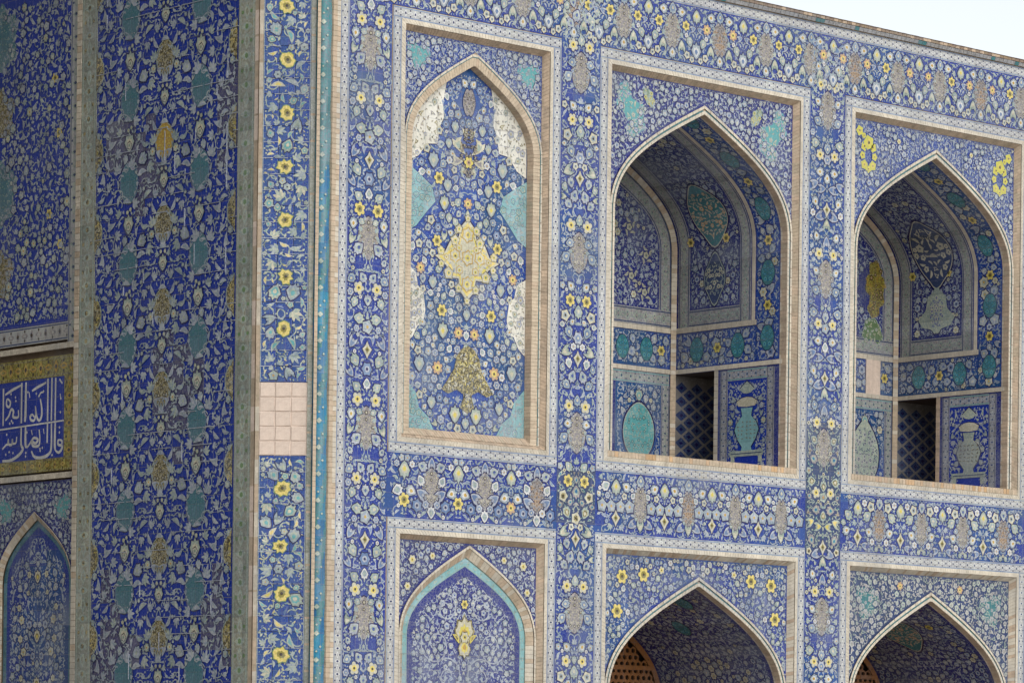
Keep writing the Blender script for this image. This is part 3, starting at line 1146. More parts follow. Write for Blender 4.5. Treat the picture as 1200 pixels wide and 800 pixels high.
def cloud(lobes, line, mat, d1, d2, seed, leafr=.045, dens=1.0):
    """a drifting cloud of merged lobes filled with small leaves."""
    r = random.Random(seed)
    parts = []
    for i, (x, y, a, b_) in enumerate(lobes):
        P = polar(lambda t: 1 + .10 * math.cos(5 * t + i), 20) * (a, b_) + (x, y)
        parts.append(tmpl([((P - (x, y)) * 1.10 + (x, y), line, i * .00004)]))
        parts.append(tmpl([(P, mat, .0006 + i * .00004)]))
    pts = []
    for _ in range(int(700 * dens)):
        x, y, a, b_ = r.choice(lobes)
        t, k = r.uniform(0, 2 * PI), math.sqrt(r.random())
        x, y, q = x + a * k * math.cos(t), y + b_ * k * math.sin(t), leafr * r.uniform(.5, 1.1)
        if all((x - u) ** 2 + (y - v) ** 2 > (.8 * (q + w)) ** 2 for u, v, w in pts):
            pts.append((x, y, q))
            k = r.random()
            parts.append(moved(leaf(d1, d2) if k < .4 else split_leaf(d2, mat) if k < .7 else rosette(d1, d2, "sky_blue", 5, mat), x, y, q, t * 2, 1, .0012))
    return merge(*parts)


CLOUD = cloud([(0, .0, .12, .11), (-.10, .05, .09, .08), (.09, .08, .08, .08), (.04, -.10, .08, .07), (-.06, -.08, .06, .06)], "sky_blue", "turquoise", "pale_blue", "celadon", 21)
spandrel(up, r2, UC, 1.10, 9.22, 1.13, "ultramarine", 'fine', 41, [(.90, 10.22, .12, CLOUD, "turquoise_cloud", 1.0)])
archivolt(up, UC, 1.095, 9.22, 1.125, ZM + .10, .022, "cream_brick", RD - .024, RD - .024, "cream_edge", length=.12)
archivolt(up, UC, 1.085, 9.22, 1.115, ZM + .10, .008, "teal", RD - .022, RD - .022, "teal_edge", length=.12)
archivolt(up, UC, .985, 9.22, 1.00, ZM + .10, .098, "peach_brick", RD - .018, RD - .006, "archivolt", alt=("brick", .25), length=.045, k=1.15)
archivolt(up, UC, .972, 9.22, .985, ZM + .10, .012, "rose_brick", RD - .004, .168, "brick_reveal", alt=("brick", .4), length=.045)
PY = .17
SP = flat(PY)
PL = arch_line(UC, .985, 9.22, 1.01, ZM + .15)
m = Mesh(SP)
m.poly([tuple(p) for p in PL], "azure", 0)
fld = m.build("panel_field", up)
sm_ = Mesh()
sm_.course([(UC - 1.1, RD - .03, ZM + .10), (UC + 1.1, RD - .03, ZM + .10)], [(UC - 1.1, PY - .02, ZM + .19), (UC + 1.1, PY - .02, ZM + .19)], .046, "brick", .012, alt=("rose_brick", .4))
sm_.build("brick_sill", up, "stuff")
# corners and side pieces of another ground colour
zones = []
hA = lambda d: arch_z(d, .985, 9.22, 1.01)


def patch(name, half_pts, mat, style, seed, line="navy", leafs=FINE):
    for mir in (1, -1):
        pts = [(UC + mir * x, z) for x, z in half_pts]
        k = Mesh(SP)
        c = np.mean(pts, axis=0)
        k.poly([tuple(c + (np.array(p) - c) * 1.035) for p in pts], line, .0012)
        k.poly(pts, mat, .0022)
        its = fill(seed, (min(p[0] for p in pts), min(p[1] for p in pts), max(p[0] for p in pts), max(p[1] for p in pts)), clip_in(pts),
                   [(a_, b_, int(n_ * (.10 if style == 'creamy' else .3)), kk) for a_, b_, n_, kk in leafs])
        lay(k, its, style, [(0, 0, 1, 0.0)], .003, seed, vines=style != 'creamy')
        k.build(name, fld)


crn = [(x, float(hA(x)) - .02) for x in np.linspace(.36, .95, 10)] + [(.955, 9.12), (.955, 8.97), (.80, 9.04), (.66, 9.20), (.50, 9.22), (.47, 9.42), (.40, 9.55), (.42, 9.72)]
patch("cream_corner", crn, "ivory", 'creamy', 51)
patch("turquoise_patch", [(.965, 8.93), (.965, 8.12), (.82, 8.20), (.66, 8.38), (.52, 8.52), (.58, 8.70), (.74, 8.80)], "pale_turquoise", 'aqua', 52)
patch("cream_lobe", [(.965, 7.72), (.965, 6.78), (.86, 6.86), (.78, 7.0), (.70, 7.02), (.66, 7.2), (.70, 7.42), (.78, 7.48), (.82, 7.64)], "ivory", 'creamy', 53)
patch("turquoise_corner", [(.965, 6.36), (.965, 5.75), (.50, 5.75), (.60, 5.92), (.74, 6.02), (.80, 6.2)], "pale_turquoise", 'aqua', 54)
cen_h = [(0, .50), (.10, .40), (.16, .22), (.28, .20), (.36, .06), (.52, .0), (.34, -.10), (.26, -.24), (.14, -.24), (.12, -.38), (0, -.50)]
CEN = np.array(mirror_pts(cen_h))
r_ = random.Random(4)
cen_parts = [tmpl([(CEN * 1.06, "navy", 0), (CEN, "cream", .0008), (CEN * .9, "yellow", .0016), (CEN * .78, "cream", .0024)])]
for x, z, s in ((0, .30, .12), (0, -.30, .12), (.2, .03, .11), (0, .02, .12), (.13, -.14, .07), (.14, .13, .06), (.34, .0, .05)):
    for mir in ((1, -1) if x else (1,)):
        cen_parts.append(moved(rosette("cream", "yellow", "olive", 6, "ochre"), mir * x, z, s * .8, .4, mir, .0034))
        cen_parts.append(moved(leaf("yellow", "celadon"), mir * (x + .07), z + .07, .05, .8, mir, .0034))
for x, z, s in ((.20, .215, .075), (.30, -.19, .08), (.14, .36, .06), (.14, -.36, .06), (.43, .07, .06), (.42, -.09, .05), (0, .50, .05), (0, -.5, .05)):
    for mir in ((1, -1) if x else (1,)):
        cen_parts.append(moved(rosette("cream", "yellow", "leaf_green", 5, "olive"), mir * x, z, s, .3, mir, .0028))
for k in range(40):
    x, z = r_.uniform(.03, .36), r_.uniform(-.36, .36)
    if clip_in(CEN)(x, z, .03):
        for mir in (1, -1):
            cen_parts.append(moved(leaf(("sky_blue", "olive", "celadon")[k % 3], "cream"), mir * x, z, r_.uniform(.018, .03), r_.uniform(0, 6), mir, .0030))
CENTRE = merge(*cen_parts)
tree_h = [(0, .35), (.09, .31), (.16, .22), (.19, .10), (.26, .0), (.36, -.13), (.27, -.17), (.15, -.12), (.06, -.16), (.05, -.24), (.10, -.31), (0, -.36)]
TREE = np.array(mirror_pts(tree_h))
tp_ = [tmpl([(TREE * 1.06, "olive", 0), (TREE, "olive", .0010)])]
for _ in range(160):
    x, z, q = r_.uniform(0, .34), r_.uniform(-.3, .3), r_.uniform(.022, .035)
    if clip_in(TREE)(x, z, q * .5):
        for mir in (1, -1):
            tp_.append(moved(leaf(r_.choice(("cream", "yellow", "slate_blue", "umber")), "cream"), mir * x, z, q, r_.uniform(0, 6), mir, .0022 + r_.random() * .001))
TREE_T = merge(*tp_)
bk = []
for x, z, q, ro, tp in ((.15, .06, .14, .5, split_leaf("cream", "celadon")), (.17, -.12, .12, -.5, split_leaf("cream", "mushroom")), (.08, .20, .09, 1.2, leaf("cream", "celadon")), (.07, -.24, .09, -1.2, leaf("celadon", "cream"))):
    for mir in (1, -1):
        bk.append(moved(tp, mir * x, z, q, ro, mir, 0.0))
rb = random.Random(8)
for k in range(46):
    z = rb.uniform(-.30, .30)
    x = rb.uniform(0, .05 + .12 * max(0, 1 - abs(z) / .28))
    q, ro = rb.uniform(.025, .05), rb.uniform(0, 6)
    for mir in (1, -1):
        bk.append(moved(leaf("umber" if k % 3 else "olive", "mushroom"), mir * x, z, q, ro, mir, .001 + k * .00003))
bk.append(moved(yellow_flower("yellow", "peach", 6, "umber"), 0, -.13, .075, 0, 1, .004))
BUCK = merge(*bk)
TOPM = merge(medallion(.10, .13, "mushroom", "mushroom", "umber", "cream", 10, .1, 3, .3, 2.5, leafr=.035))
big("central_medallion", CENTRE, fld, SP, UC, 7.87, h=.006)
big("tree_medallion", TREE_T, fld, SP, UC + .03, 6.42, h=.006, size=1.1)
big("upper_medallion", BUCK, fld, SP, UC, 9.18, h=.006)
big("apex_medallion", TOPM, fld, SP, UC, 9.78, h=.006)
PALE_P = palmette("celadon", "cream", "yellow")
BLUE_P = palmette("pale_blue", "celadon", "cream")
fixedP = [(0, 7.87, .36), (.3, 7.87, .2), (0, 8.25, .15), (0, 7.5, .15), (0, 6.45, .30), (.25, 6.3, .14), (0, 9.18, .24), (0, 9.78, .2)]
flw = [(.47, 8.81, .09, YELLOW), (.49, 8.05, .085, YELLOW), (.75, 7.70, .08, PEACHY), (.40, 7.22, .09, YELLOW), (.13, 6.97, .085, PEACHY), (.46, 6.52, .095, PEACHY),
       (.38, 8.52, .11, PALE_P), (.33, 8.74, .10, BLUE_P), (.56, 9.02, .12, BLUE_P), (.75, 6.55, .12, BLUE_P), (.38, 6.98, .12, PALE_P), (.17, 5.98, .13, PALE_P), (.55, 6.1, .1, BLUE_P),
       (.55, 7.55, .10, BLUE_P), (.22, 9.46, .09, BLUE_P), (0, 8.55, .08, PEACHY), (0, 5.88, .09, BLUE_P), (0, 7.2, .09, BLUE_P), (.32, 9.25, .08, BLUE_P)]
for x, z, s, tp in flw:
    for mir in ((1, -1) if x else (1,)):
        big("flower", tp, fld, SP, UC + mir * x, z, h=.006, size=s * .9, mir=mir)
    fixedP.append((x, z, s))
ins = [clip_in([(x, z) for x, z in crn]), clip_in([(.99, 8.95), (.99, 8.1), (.80, 8.18), (.5, 8.52), (.72, 8.84)]),
       clip_in([(.99, 7.78), (.99, 6.72), (.84, 6.82), (.62, 7.2), (.76, 7.56)]), clip_in([(.99, 6.42), (.99, 5.7), (.44, 5.7), (.76, 6.1)])]


def in_panel(x, z, q):
    if x + q > .95 or z - q < 5.74 or z + q > hA(x) - .03 or z + q > hA(x + q) - .03:
        return False
    return not any(f(x, z, -q * .8) or f(x, z, 0) for f in ins)


ms = Mesh(SP)
its = fill(61, (0, 5.72, .96, 10.2), in_panel, [(.055, .07, 900, [('R', 3), ('P', 4)])] + [(a_, b_, n_ * 3, k_) for a_, b_, n_, k_ in STD[1:]], fixedP, sym=0.0)
lay(ms, its, 'front', [(UC, 0, 1, 0.0), (UC, 0, -1, 0.0)], .002, 61)
ms.build("arabesque", fld, "stuff")

# lower blind arch
lp = thing("blind_arch", "lower blind arched panel edged in turquoise, directly below the tall cream cornered panel", "arched panel", FRONT, (2.23, 0, ZB))
r2 = bay_frame(lp, (1.0, ZB, 3.46, ZL))
ASTAR = rosette("cream", "yellow", "olive", 6)
spandrel(lp, r2, UC, 1.10, 3.27, 1.11, "violet", 'fine', 42, [(.90, 4.18, .075, ASTAR, "flower"), (.58, 4.24, .06, ASTAR, "flower"), (.97, 3.86, .065, ASTAR, "flower")])
archivolt(lp, UC, 1.085, 3.27, 1.09, ZB + .12, .025, "cream_brick", RD - .02, RD - .02, "cream_edge")
archivolt(lp, UC, 1.00, 3.27, .985, ZB + .12, .08, "cream_brick", RD - .012, RD + .05, "archivolt", alt=("brick", .5))
m = Mesh(flat(.14))
o_, i_ = arch_line(UC, 1.01, 3.27, .99, ZB + .12, 30), arch_line(UC, .915, 3.27, .87, ZB + .12, 30)
border(m, o_, i_, .0, "pale_turquoise", "celadon", "turquoise", "celadon", .12)
m.build("turquoise_band", lp)
SL = flat(.142)
m = Mesh(SL)
m.poly([tuple(p) for p in i_], "violet", 0)
lf = m.build("panel_field", lp)
m = Mesh(SL)
hl = lambda d: arch_z(d, .86, 3.27, .80)
SP_ = palmette("cream", "yellow", "ochre", "olive")
STARM = merge(moved(SP_, 0, .06, .17), moved(SP_, 0, -.12, .11, PI, 1, .003), *[moved(leaf("yellow", "olive"), mir * .13, -.02, .075, .8, mir, .004) for mir in (1, -1)], moved(rosette("cream", "yellow", "umber", 6, "olive"), 0, .0, .07, 0, 1, .006))
its = fill(62, (0, 1.2, .86, 4.1), lambda x, z, q: x + q < .85 and z + q < hl(x) - .02 and z + q < hl(x + q) - .02, [(a_, b_, n_ * 2, k_) for a_, b_, n_, k_ in FINE],
           [(0, 3.28, .22), (0, 2.55, .16), (0, 3.68, .06)], sym=0.0)
lay(m, its, 'fine', [(UC, 0, 1, 0.0), (UC, 0, -1, 0.0)], .002, 62)
tt = np.linspace(0, 1, 26)
for cx, cz, R, d0 in ((.30, 3.62, .20, 1), (.45, 3.18, .26, -1), (.25, 2.8, .24, 1), (.55, 2.6, .22, -1)):
    for mir in (1, -1):
        an = d0 * tt * 8.5 + .7
        m.ribbon(np.stack([UC + mir * (cx + R * (1 - tt * .8) * np.cos(an)), cz + R * (1 - tt * .8) * np.sin(an)], 1), .016, "lavender", .0052)
m.build("arabesque", lf, "stuff")
big("star_medallion", STARM, lf, SL, UC, 3.28, h=.007, size=1.1)
big("star_medallion", STARM, lf, SL, UC, 2.55, h=.006, size=.7)
big("flower", YELLOW, lf, SL, UC, 3.68, h=.006, size=.06)


# ------------------------------------------------------------------ open niches
ND = 2.16                                                   # depth of the upper niches
TEAL_DOT = medallion(.125, .14, "teal", "teal", "peacock", "turquoise", 31, .15, 3, .12, 1.2, leafr=.035)
VAULT_M = medallion(.33, .36, "cream", "teal", "cream", "peach", 33, .34, 0, 0, 3.0, leafr=.05, n=36)
VAULT_L = medallion(.36, .40, "cream", "slate_blue", "cream", "cream", 34, .32, 4, .06, 6.0, leafr=.08, n=36)
PENDANT = medallion(.20, .23, "celadon", "slate_blue", "celadon", "cream", 35, .35, 2, .25, 3.0, leafr=.045)
PENDANT_W = moved(merge(tmpl([(np.array(mirror_pts([(0, .45), (.06, .3), (.17, .22), (.2, .05), (.34, -.1), (.26, -.2), (.1, -.24), (0, -.3)])), "celadon", .001)]),
                        medallion(.15, .24, "celadon", "celadon", "cobalt_plain", "cream", 36, .2, 3, .2, 3.0, leafr=.04)), s=1.0)
OVAL_T = medallion(.31, .385, "celadon", "turquoise", "celadon", "teal", 37, .10, 0, 0, 1.6, leafr=.045, n=36)
OVAL_C = medallion(.32, .42, "celadon", "celadon", "slate_blue", "grey_band", 38, .22, 7, .05, 1.0, leafr=.05, n=36)


def vase_template(body, lip, seed, pattern=None):
    hp = [(0, .10), (.10, .10), (.085, .02), (.075, -.07), (.16, -.20), (.20, -.36), (.15, -.56), (.075, -.72), (.09, -.80), (0, -.80)]
    P = np.array(mirror_pts(hp))
    fan_h = [(0, .33), (.09, .31), (.17, .24), (.14, .14), (0, .12)]
    Fp = np.array(mirror_pts(fan_h))
    bd = np.array(mirror_pts([(0, .66), (.05, .6), (.12, .5), (.07, .42), (0, .40)]))
    parts = [tmpl([(P * (1.1, 1.03), "navy", 0), (P, body, .001)]), tmpl([(Fp * 1.05, "navy", 0), (Fp, lip, .001)]), tmpl([(bd * 1.04, "navy", 0), (bd, "celadon", .001)]),
             tmpl([(np.array([(-.28, -.92), (.28, -.92), (.28, -.80), (-.28, -.80)]), "celadon", .0014)]),
             tmpl([(np.array([(-.26, -.87), (.26, -.87), (.26, -.85), (-.26, -.85)]), "slate_blue", .003)])]
    for s in (-1, 1):
        parts.append(tmpl([(np.array([(s * .2, -1.06), (s * .26, -1.06), (s * .26, -.92), (s * .2, -.92)]), "celadon", .0014)]))
    if pattern:
        r = random.Random(seed)
        for k in range(5):
            for j in range(-2, 3):
                parts.append(moved(leaf(pattern, "umber"), j * .07, -.2 - k * .085, .035, r.uniform(0, 6), 1, .003))
    V, T, M, H = merge(*parts)
    return V * (1.75, 1.0), T, M, H


VASE_T = vase_template("pale_turquoise", "cream", 1, "celadon")
VASE_C = vase_template("celadon", "cream", 2, "olive")


def niche(label, uc, zb, zt, lower, cfg):
    t = thing("arched_niche", label, "niche", FRONT, (uc, 0, zb))
    uL, uR = uc - 1.78, uc + 1.78
    r2 = bay_frame(t, (uL, zb, uR, zt), "brick" if not lower else "cream_brick")
    a = 1.58
    dep = 2.40 if lower else ND
    zs = zt - 1.86
    rise = 1.41
    fl = zb + .13                                           # floor
    spandrel(t, r2, uc, a + .08, zs, rise + .09, cfg['ground'], cfg['style'], cfg['seed'], cfg['spots'], dens=.55)
    # archivolt of pale tile over a brick edge that turns into the opening
    archivolt(t, uc, a + .055, zs, rise + .072, fl, .030, "cream_brick", RD - .022, RD - .022, "cream_edge", length=.12)
    archivolt(t, uc, a + .035, zs, rise + .045, fl, .016, "teal", RD - .012, RD - .012, "teal_edge", length=.12)
    archivolt(t, uc, a, zs, rise, fl, .032, "cream_brick", RD - .02, RD - .02, "archivolt", length=.06)
    zj = lambda P, y: np.stack([P[:, 0], np.full(len(P), y), P[:, 1]], 1)
    L = arch_line(uc, a, zs, rise, fl, 30)
    m = Mesh()
    for y0, y1, mt in ((RD - .02, RD + .075, "rose_brick"), (RD + .075, RD + .10, "cream_brick")):
        for part in (L[:len(L) // 2 + 1], L[len(L) // 2:]):
            A3, B3 = zj(part, y0), zj(part, y1)
            c = np.array([uc, (y0 + y1) / 2, (fl + zs) / 2])
            m.course(A3, B3, .058, mt, .008, alt=("brick", .4), out=(1 if part[0][0] < uc - .5 else -1, 0, -.15))
    m.build("brick_reveal", t, "stuff")
    # sill
    m = Mesh()
    m.course([(uL + .058, -.012, fl - .072), (uR - .058, -.012, fl - .072)], [(uL + .058, -.012, fl - .002), (uR - .058, -.012, fl - .002)], .06, "brick", .012, alt=("peach", .3))
    m.course([(uL + .058, -.012, fl), (uR - .058, -.012, fl)], [(uL + .058, .30, fl), (uR - .058, .30, fl)], .12, "brick", .008, out=(0, 0, 1))
    m.build("sill", t, "stuff")
    m = Mesh()
    m.raw([(uc - a - .02, .2, fl - .003), (uc + a + .02, .2, fl - .003), (uc + a + .02, dep + .02, fl - .003), (uc - a - .02, dep + .02, fl - .003)], [(0, 1, 2), (0, 2, 3)], PI_OF["plaster"])
    m.build("floor", t)
    # shell: side walls and vault, one surface drawn by (x = minus depth, y = length along the profile from the right foot)
    Q = arch_line(uc, a, zs, rise, fl, 40)[::-1]
    qs = np.concatenate([[0], np.cumsum(np.linalg.norm(np.diff(Q, axis=0), axis=1))])
    dQ = np.gradient(Q, axis=0)
    dQ /= np.linalg.norm(dQ, axis=1)[:, None]
    NQ = np.stack([-dQ[:, 1], dQ[:, 0]], 1)
    tot = qs[-1]

    def SV(x, q, h):
        u, z = np.interp(q, qs, Q[:, 0]), np.interp(q, qs, Q[:, 1])
        nu, nz = np.interp(q, qs, NQ[:, 0]), np.interp(q, qs, NQ[:, 1])
        return np.stack([u + nu * h, -x, z + nz * h], -1)
    SV.curved = True
    ym = RD + .10
    door = (fl, fl + 1.38, 1.38, dep)
    zq = lambda z: z - fl                                    # arc length on the upright part
    m = Mesh(SV)
    seg = np.unique(np.concatenate([[0, zq(door[1])], qs[qs > zq(door[1])], [zq(zs)]]))
    if lower:
        m.grid(np.array([-dep, -ym]), np.unique(np.concatenate([[0], qs])), "violet")
    else:
        m.grid(np.array([-dep, -ym]), seg[seg >= zq(door[1])], "violet")
        m.grid(np.array([-door[2], -ym]), np.array([0, zq(door[1])]), "violet")
    vault = m.build("vault", t)
    # back wall
    SB = flat(dep)
    zled = fl + 1.98
    BA = arch_line(uc, a, zs, rise, fl, 30)
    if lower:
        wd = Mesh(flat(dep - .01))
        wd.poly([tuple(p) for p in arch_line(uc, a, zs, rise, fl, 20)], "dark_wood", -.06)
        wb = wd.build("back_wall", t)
    else:
        m = Mesh(SB)
        m.poly([tuple(p) for p in BA], "violet", 0)
        back = m.build("back_wall", t)
    h = .004
    msV = Mesh(SV)
    top = tot / 2
    if not lower:
        # ---- back wall: framed arched field over a blue band over a framed panel
        m = Mesh(SB)
        inner = arch_line(uc, a - .07, zs, rise - .09, zled + .03, 30)
        inner2 = arch_line(uc, a - .30, zs, rise - .36, zled + .26, 30)
        border(m, inner, inner2, h, "worn_band", "slate_blue", "mushroom", "celadon", .085)
        border(m, [(uc - a, zled + .26), (uc + a, zled + .26)], [(uc - a, zled + .03), (uc + a, zled + .03)], h + .002, "worn_band", "slate_blue", "mushroom", "celadon", .085)
        m.build("back_border", back)
        m = Mesh(SB)
        ib = clip_in(inner2)
        spots = cfg['back']
        its = fill(cfg['seed'] + 1, (uc, zled + .26, uc + 1.3, zs + rise), ib, [(a_, b_, n_, k_) for a_, b_, n_, k_ in STD[1:]] + FINE[1:], [(uc + x, z, s * 1.0) for x, z, s, _, _ in spots])
        lay(m, its, 'niche', [(0, 0, 1, 0.0), (0, 0, -1, uc)], .002, 3)
        zfr0, zfr1 = fl + 1.45, zled - .05
        bb = (uc + .2, zfr0 + .02, uc + a - .05, zfr1)
        its = fill(cfg['seed'] + 2, bb, lambda x, z, q: bb[0] + q < x < bb[2] - q and bb[1] + q < z < bb[3] - q, STD, [(uc + q_, (zfr0 + zfr1) / 2, .12) for q_ in (.60, 1.05)] + [(uc + 1.33, (zfr0 + zfr1) / 2, .07)])
        m.rect(uc - a, zfr0, uc + a, zfr1, "azure", .001)
        lay(m, its, 'niche', [(0, 0, 1, 0.0), (0, 0, -1, uc)], .003, 4)
        pz0, pz1 = fl + .02, fl + 1.22
        pu0, pu1 = uc + .50, uc + 1.34
        m.rect(pu0 - .02, pz0, pu1 + .02, pz1, "azure", .0012)
        its = fill(cfg['seed'] + 3, (pu0, pz0, pu1, pz1), lambda x, z, q: pu0 + q < x < pu1 - q and pz0 + q < z < pz1 - q, STD[1:] + FINE[1:], [((pu0 + pu1) / 2, fl + .55, .42)])
        lay(m, its, 'niche', [(0, 0, 1, 0.0), (0, 0, -1, uc)], .003, 5)
        m.build("arabesque", back, "stuff")
        m = Mesh(SB)
        border(m, [(pu0 - .3, pz1 + .16), (uc + a - .09, pz1 + .16)], [(pu0 - .3, pz1), (uc + a - .09, pz1)], h, "worn_band", "turquoise", "slate_blue", "celadon", .085)
        border(m, [(pu1 + .16, pz0), (pu1 + .16, pz1)], [(pu1, pz0), (pu1, pz1)], h + .001, "worn_band", "slate_blue", "slate_blue", "celadon", .085)
        border(m, [(uc - a + .1, pz1 + .16), (pu0 - .31, pz1 + .16)], [(uc - a + .1, pz1), (pu0 - .31, pz1)], h, "worn_band", "turquoise", "slate_blue", "celadon", .085)
        m.build("panel_border", back)
        big("oval_medallion", cfg['oval'], back, SB, uc + .92, fl + .56, h=.006, size=.95)
        BUDP = palmette("celadon", "turquoise", "cream")
        big("flower", BUDP, back, SB, uc + .92, fl + 1.06, h=.006, size=.09)
        for x, z, s, tp, nm in spots:
            big(nm, tp, back, SB, uc + x, z, h=.006)
        zc = (zfr0 + zfr1) / 2
        for x in (.95, .5):
            big("teal_medallion", TEAL_DOT, back, SB, uc + x + .1, zc, h=.005, size=.95)
        big("flower", YELLOW, back, SB, uc + 1.33, zc, h=.005, size=.075)
        if cfg.get('patch'):
            m = Mesh(SB)
            m.rect(uc + .93, zfr0 - .03, uc + 1.23, zfr1 + .03, "plaster", .014, .013)
            m.build("plaster_patch", back)
        # ---- shelves of pale brick along both walls, and the corner rib
        m = Mesh()
        for z, hh in ((zled - .045, .07), (fl + 1.385, .06)):
            m.course([(uc - a, dep - .012, z), (uc + a, dep - .012, z)], [(uc - a, dep - .012, z + hh), (uc + a, dep - .012, z + hh)], .09, "cream_brick", .012, base="cream_brick")
            y0 = .60 if z > fl + 1.6 else .12
            m.course([(uc + a - .012, dep, z), (uc + a - .012, y0, z)], [(uc + a - .012, dep, z + hh), (uc + a - .012, y0, z + hh)], .09, "cream_brick", .012, base="cream_brick", out=(-1, 0, 0))
            m.course([(uc - a + .012, dep, z), (uc - a + .012, y0, z)], [(uc - a + .012, dep, z + hh), (uc - a + .012, y0, z + hh)], .09, "cream_brick", .012, base="cream_brick", out=(1, 0, 0))
        rib = np.array([p for p in arch_line(uc, a - .012, zs, rise - .015, fl, 30)])
        rib2 = arch_line(uc, a - .085, zs, rise - .105, fl, 30)
        m.course(zj(rib, dep - .05), zj(rib2, dep - .02), .06, "brick", .014, alt=("cream_brick", .4), base="mortar")
        m.build("brick_ledge", t, "stuff")
        # ---- right wall and vault bands, drawn along the whole profile
        m = Mesh(SV)
        ql = zq(zled) + .02
        strip_q = np.concatenate([[ql], qs[(qs > ql) & (qs < tot - ql)], [tot - ql]])
        for x0, x1, mt, sp in ((-dep + .08, -dep + .29, "worn_band", "celadon"), (-.92, -.72, "worn_band", "celadon"), (-.70, -.64, "cream_brick", "cream_brick")):
            border(m, np.stack([np.full_like(strip_q, x0), strip_q], 1), np.stack([np.full_like(strip_q, x1), strip_q], 1), h, mt, "slate_blue" if mt == "worn_band" else mt,
                   "mushroom" if mt == "worn_band" else mt, sp, .085)
        for q0, sgn in ((ql, 1), (tot - ql, -1)):
            border(m, [(-dep + .29, q0 + sgn * .23), (-.92, q0 + sgn * .23)], [(-dep + .29, q0), (-.92, q0)], h + .001, "worn_band", "slate_blue", "mushroom", "celadon", .085)
        m.build("vault_border", vault)
        m = Mesh(SV)
        x0, x1 = -dep + .31, -.94
        xc = (x0 + x1) / 2
        vs = cfg['vault']
        fx = [(0, q, s) for q, s, _, _ in vs]
        hwf = (x1 - x0) / 2
        its = fill(cfg['seed'] + 5, (0, ql + .25, hwf, top), lambda x, y, q: x + q < hwf and ql + .24 + q < y < top - q, STD[1:] + FINE[1:], fx, sym=0.0)
        lay(m, its, 'niche', [(xc, 0, 1, 0.0), (xc, 0, -1, 0.0)], .002, 6)
        its2 = [(k, x, tot - y, q, ro, on) for k, x, y, q, ro, on in its]
        lay(m, its2, 'niche', [(xc, 0, 1, 0.0), (xc, 0, -1, 0.0)], .002, 6, vines=False)
        # band between field and brick edge, from the upper panel up
        bx0, bx1 = -.62, -ym - .01
        qb = fl + 1.46 - fl
        m.grid(np.array([bx0, bx1]), np.concatenate([[qb], qs[(qs > qb) & (qs < tot - qb)], [tot - qb]]), "azure", .001)
        teals = [ql - .25 + .86 * k for k in range(0, 8)]
        teals = [q for q in teals if qb + .1 < q < tot - qb - .1]
        its = fill(cfg['seed'] + 6, (bx0, qb, bx1, tot - qb), lambda x, y, q: bx0 + q < x < bx1 - q and qb + q < y < tot - qb - q, [(a_, b_, n_ * 2, k_) for a_, b_, n_, k_ in STD],
                   [((bx0 + bx1) / 2, q, .14) for q in teals] + [((bx0 + bx1) / 2, q + .43, .08) for q in teals])
        lay(m, its, 'niche', [(0, 0, 1, 0.0)], .003, 7)
        # frieze on the side wall
        f0, f1 = zq(zfr0), zq(zfr1)
        m.grid(np.array([-dep, -.60]), np.array([f0, f1]), "azure", .001)
        fr = [(-1.72, .14), (-.95, .14)]
        its = fill(cfg['seed'] + 7, (-dep + .05, f0, -.62, f1), lambda x, y, q: -dep + .05 + q < x < -.62 - q and f0 + q < y < f1 - q, STD, [(x, (f0 + f1) / 2, s) for x, s in fr])
        lay(m, its, 'niche', [(0, 0, 1, 0.0)], .003, 8)
        # vase panel beside the doorway
        v0, v1 = -1.13, -.40
        m.grid(np.array([v0, v1]), np.array([.02, 1.22]), "cobalt_plain", .001)
        vc = (v0 + v1) / 2
        its = fill(cfg['seed'] + 8, (0, .02, (v1 - v0) / 2, 1.22), lambda x, y, q: x + q < (v1 - v0) / 2 and .02 + q < y < 1.2 - q, STD[1:] + FINE[1:],
                   [(0, y, r) for y, r in ((.2, .2), (.1, .24), (.4, .2), (.55, .16), (.75, .14), (.92, .16), (1.05, .1), (.02, .26))], sym=0.0)
        lay(m, its, 'side', [(vc, 0, 1, 0.0), (vc, 0, -1, 0.0)], .003, 9)
        m.build("arabesque", vault, "stuff")
        m = Mesh(SV)
        border(m, [(v0 - .13, .0), (v0 - .13, 1.36)], [(v0, .0), (v0, 1.36)], h, "worn_band", "slate_blue", "slate_blue", "lavender", .08)
        border(m, [(v1, .0), (v1, 1.36)], [(v1 + .13, .0), (v1 + .13, 1.36)], h, "worn_band", "slate_blue", "slate_blue", "lavender", .08)
        border(m, [(v0, 1.37), (v1, 1.37)], [(v0, 1.22), (v1, 1.22)], h + .001, "worn_band", "turquoise", "slate_blue", "lavender", .08)
        m.course([(uc + a - .002, door[2], fl), (uc + a - .002, door[2], fl + 1.385)], [(uc + a - .002, door[2] - .07, fl), (uc + a - .002, door[2] - .07, fl + 1.385)], .09, cfg['jamb'], .012, out=(-1, 0, 0))
        m.build("panel_border", vault)
        big("vase", cfg['vase'], vault, SV, vc, .78, h=.006, size=.63)
        for q, s, tp, nm in vs:
            big(nm, tp, vault, SV, xc, q, h=.006)
        for q in teals:
            big("teal_medallion", TEAL_DOT, vault, SV, (bx0 + bx1) / 2, q, h=.006)
        for q in teals:
            if q + .43 < tot - qb - .1:
                big("flower", YELLOW, vault, SV, (bx0 + bx1) / 2, q + .43, h=.006, size=.075)
        for x, s in fr:
            big("teal_medallion", TEAL_DOT, vault, SV, x, (f0 + f1) / 2, h=.006)
        big("flower", YELLOW, vault, SV, -1.33, (f0 + f1) / 2, h=.006, size=.075)
        big("flower", YELLOW, vault, SV, -1.60 - .25, ql + 1.15, h=.006, size=.07)
        big("flower", YELLOW, vault, SV, -1.18, ql + 1.15, h=.006, size=.07)
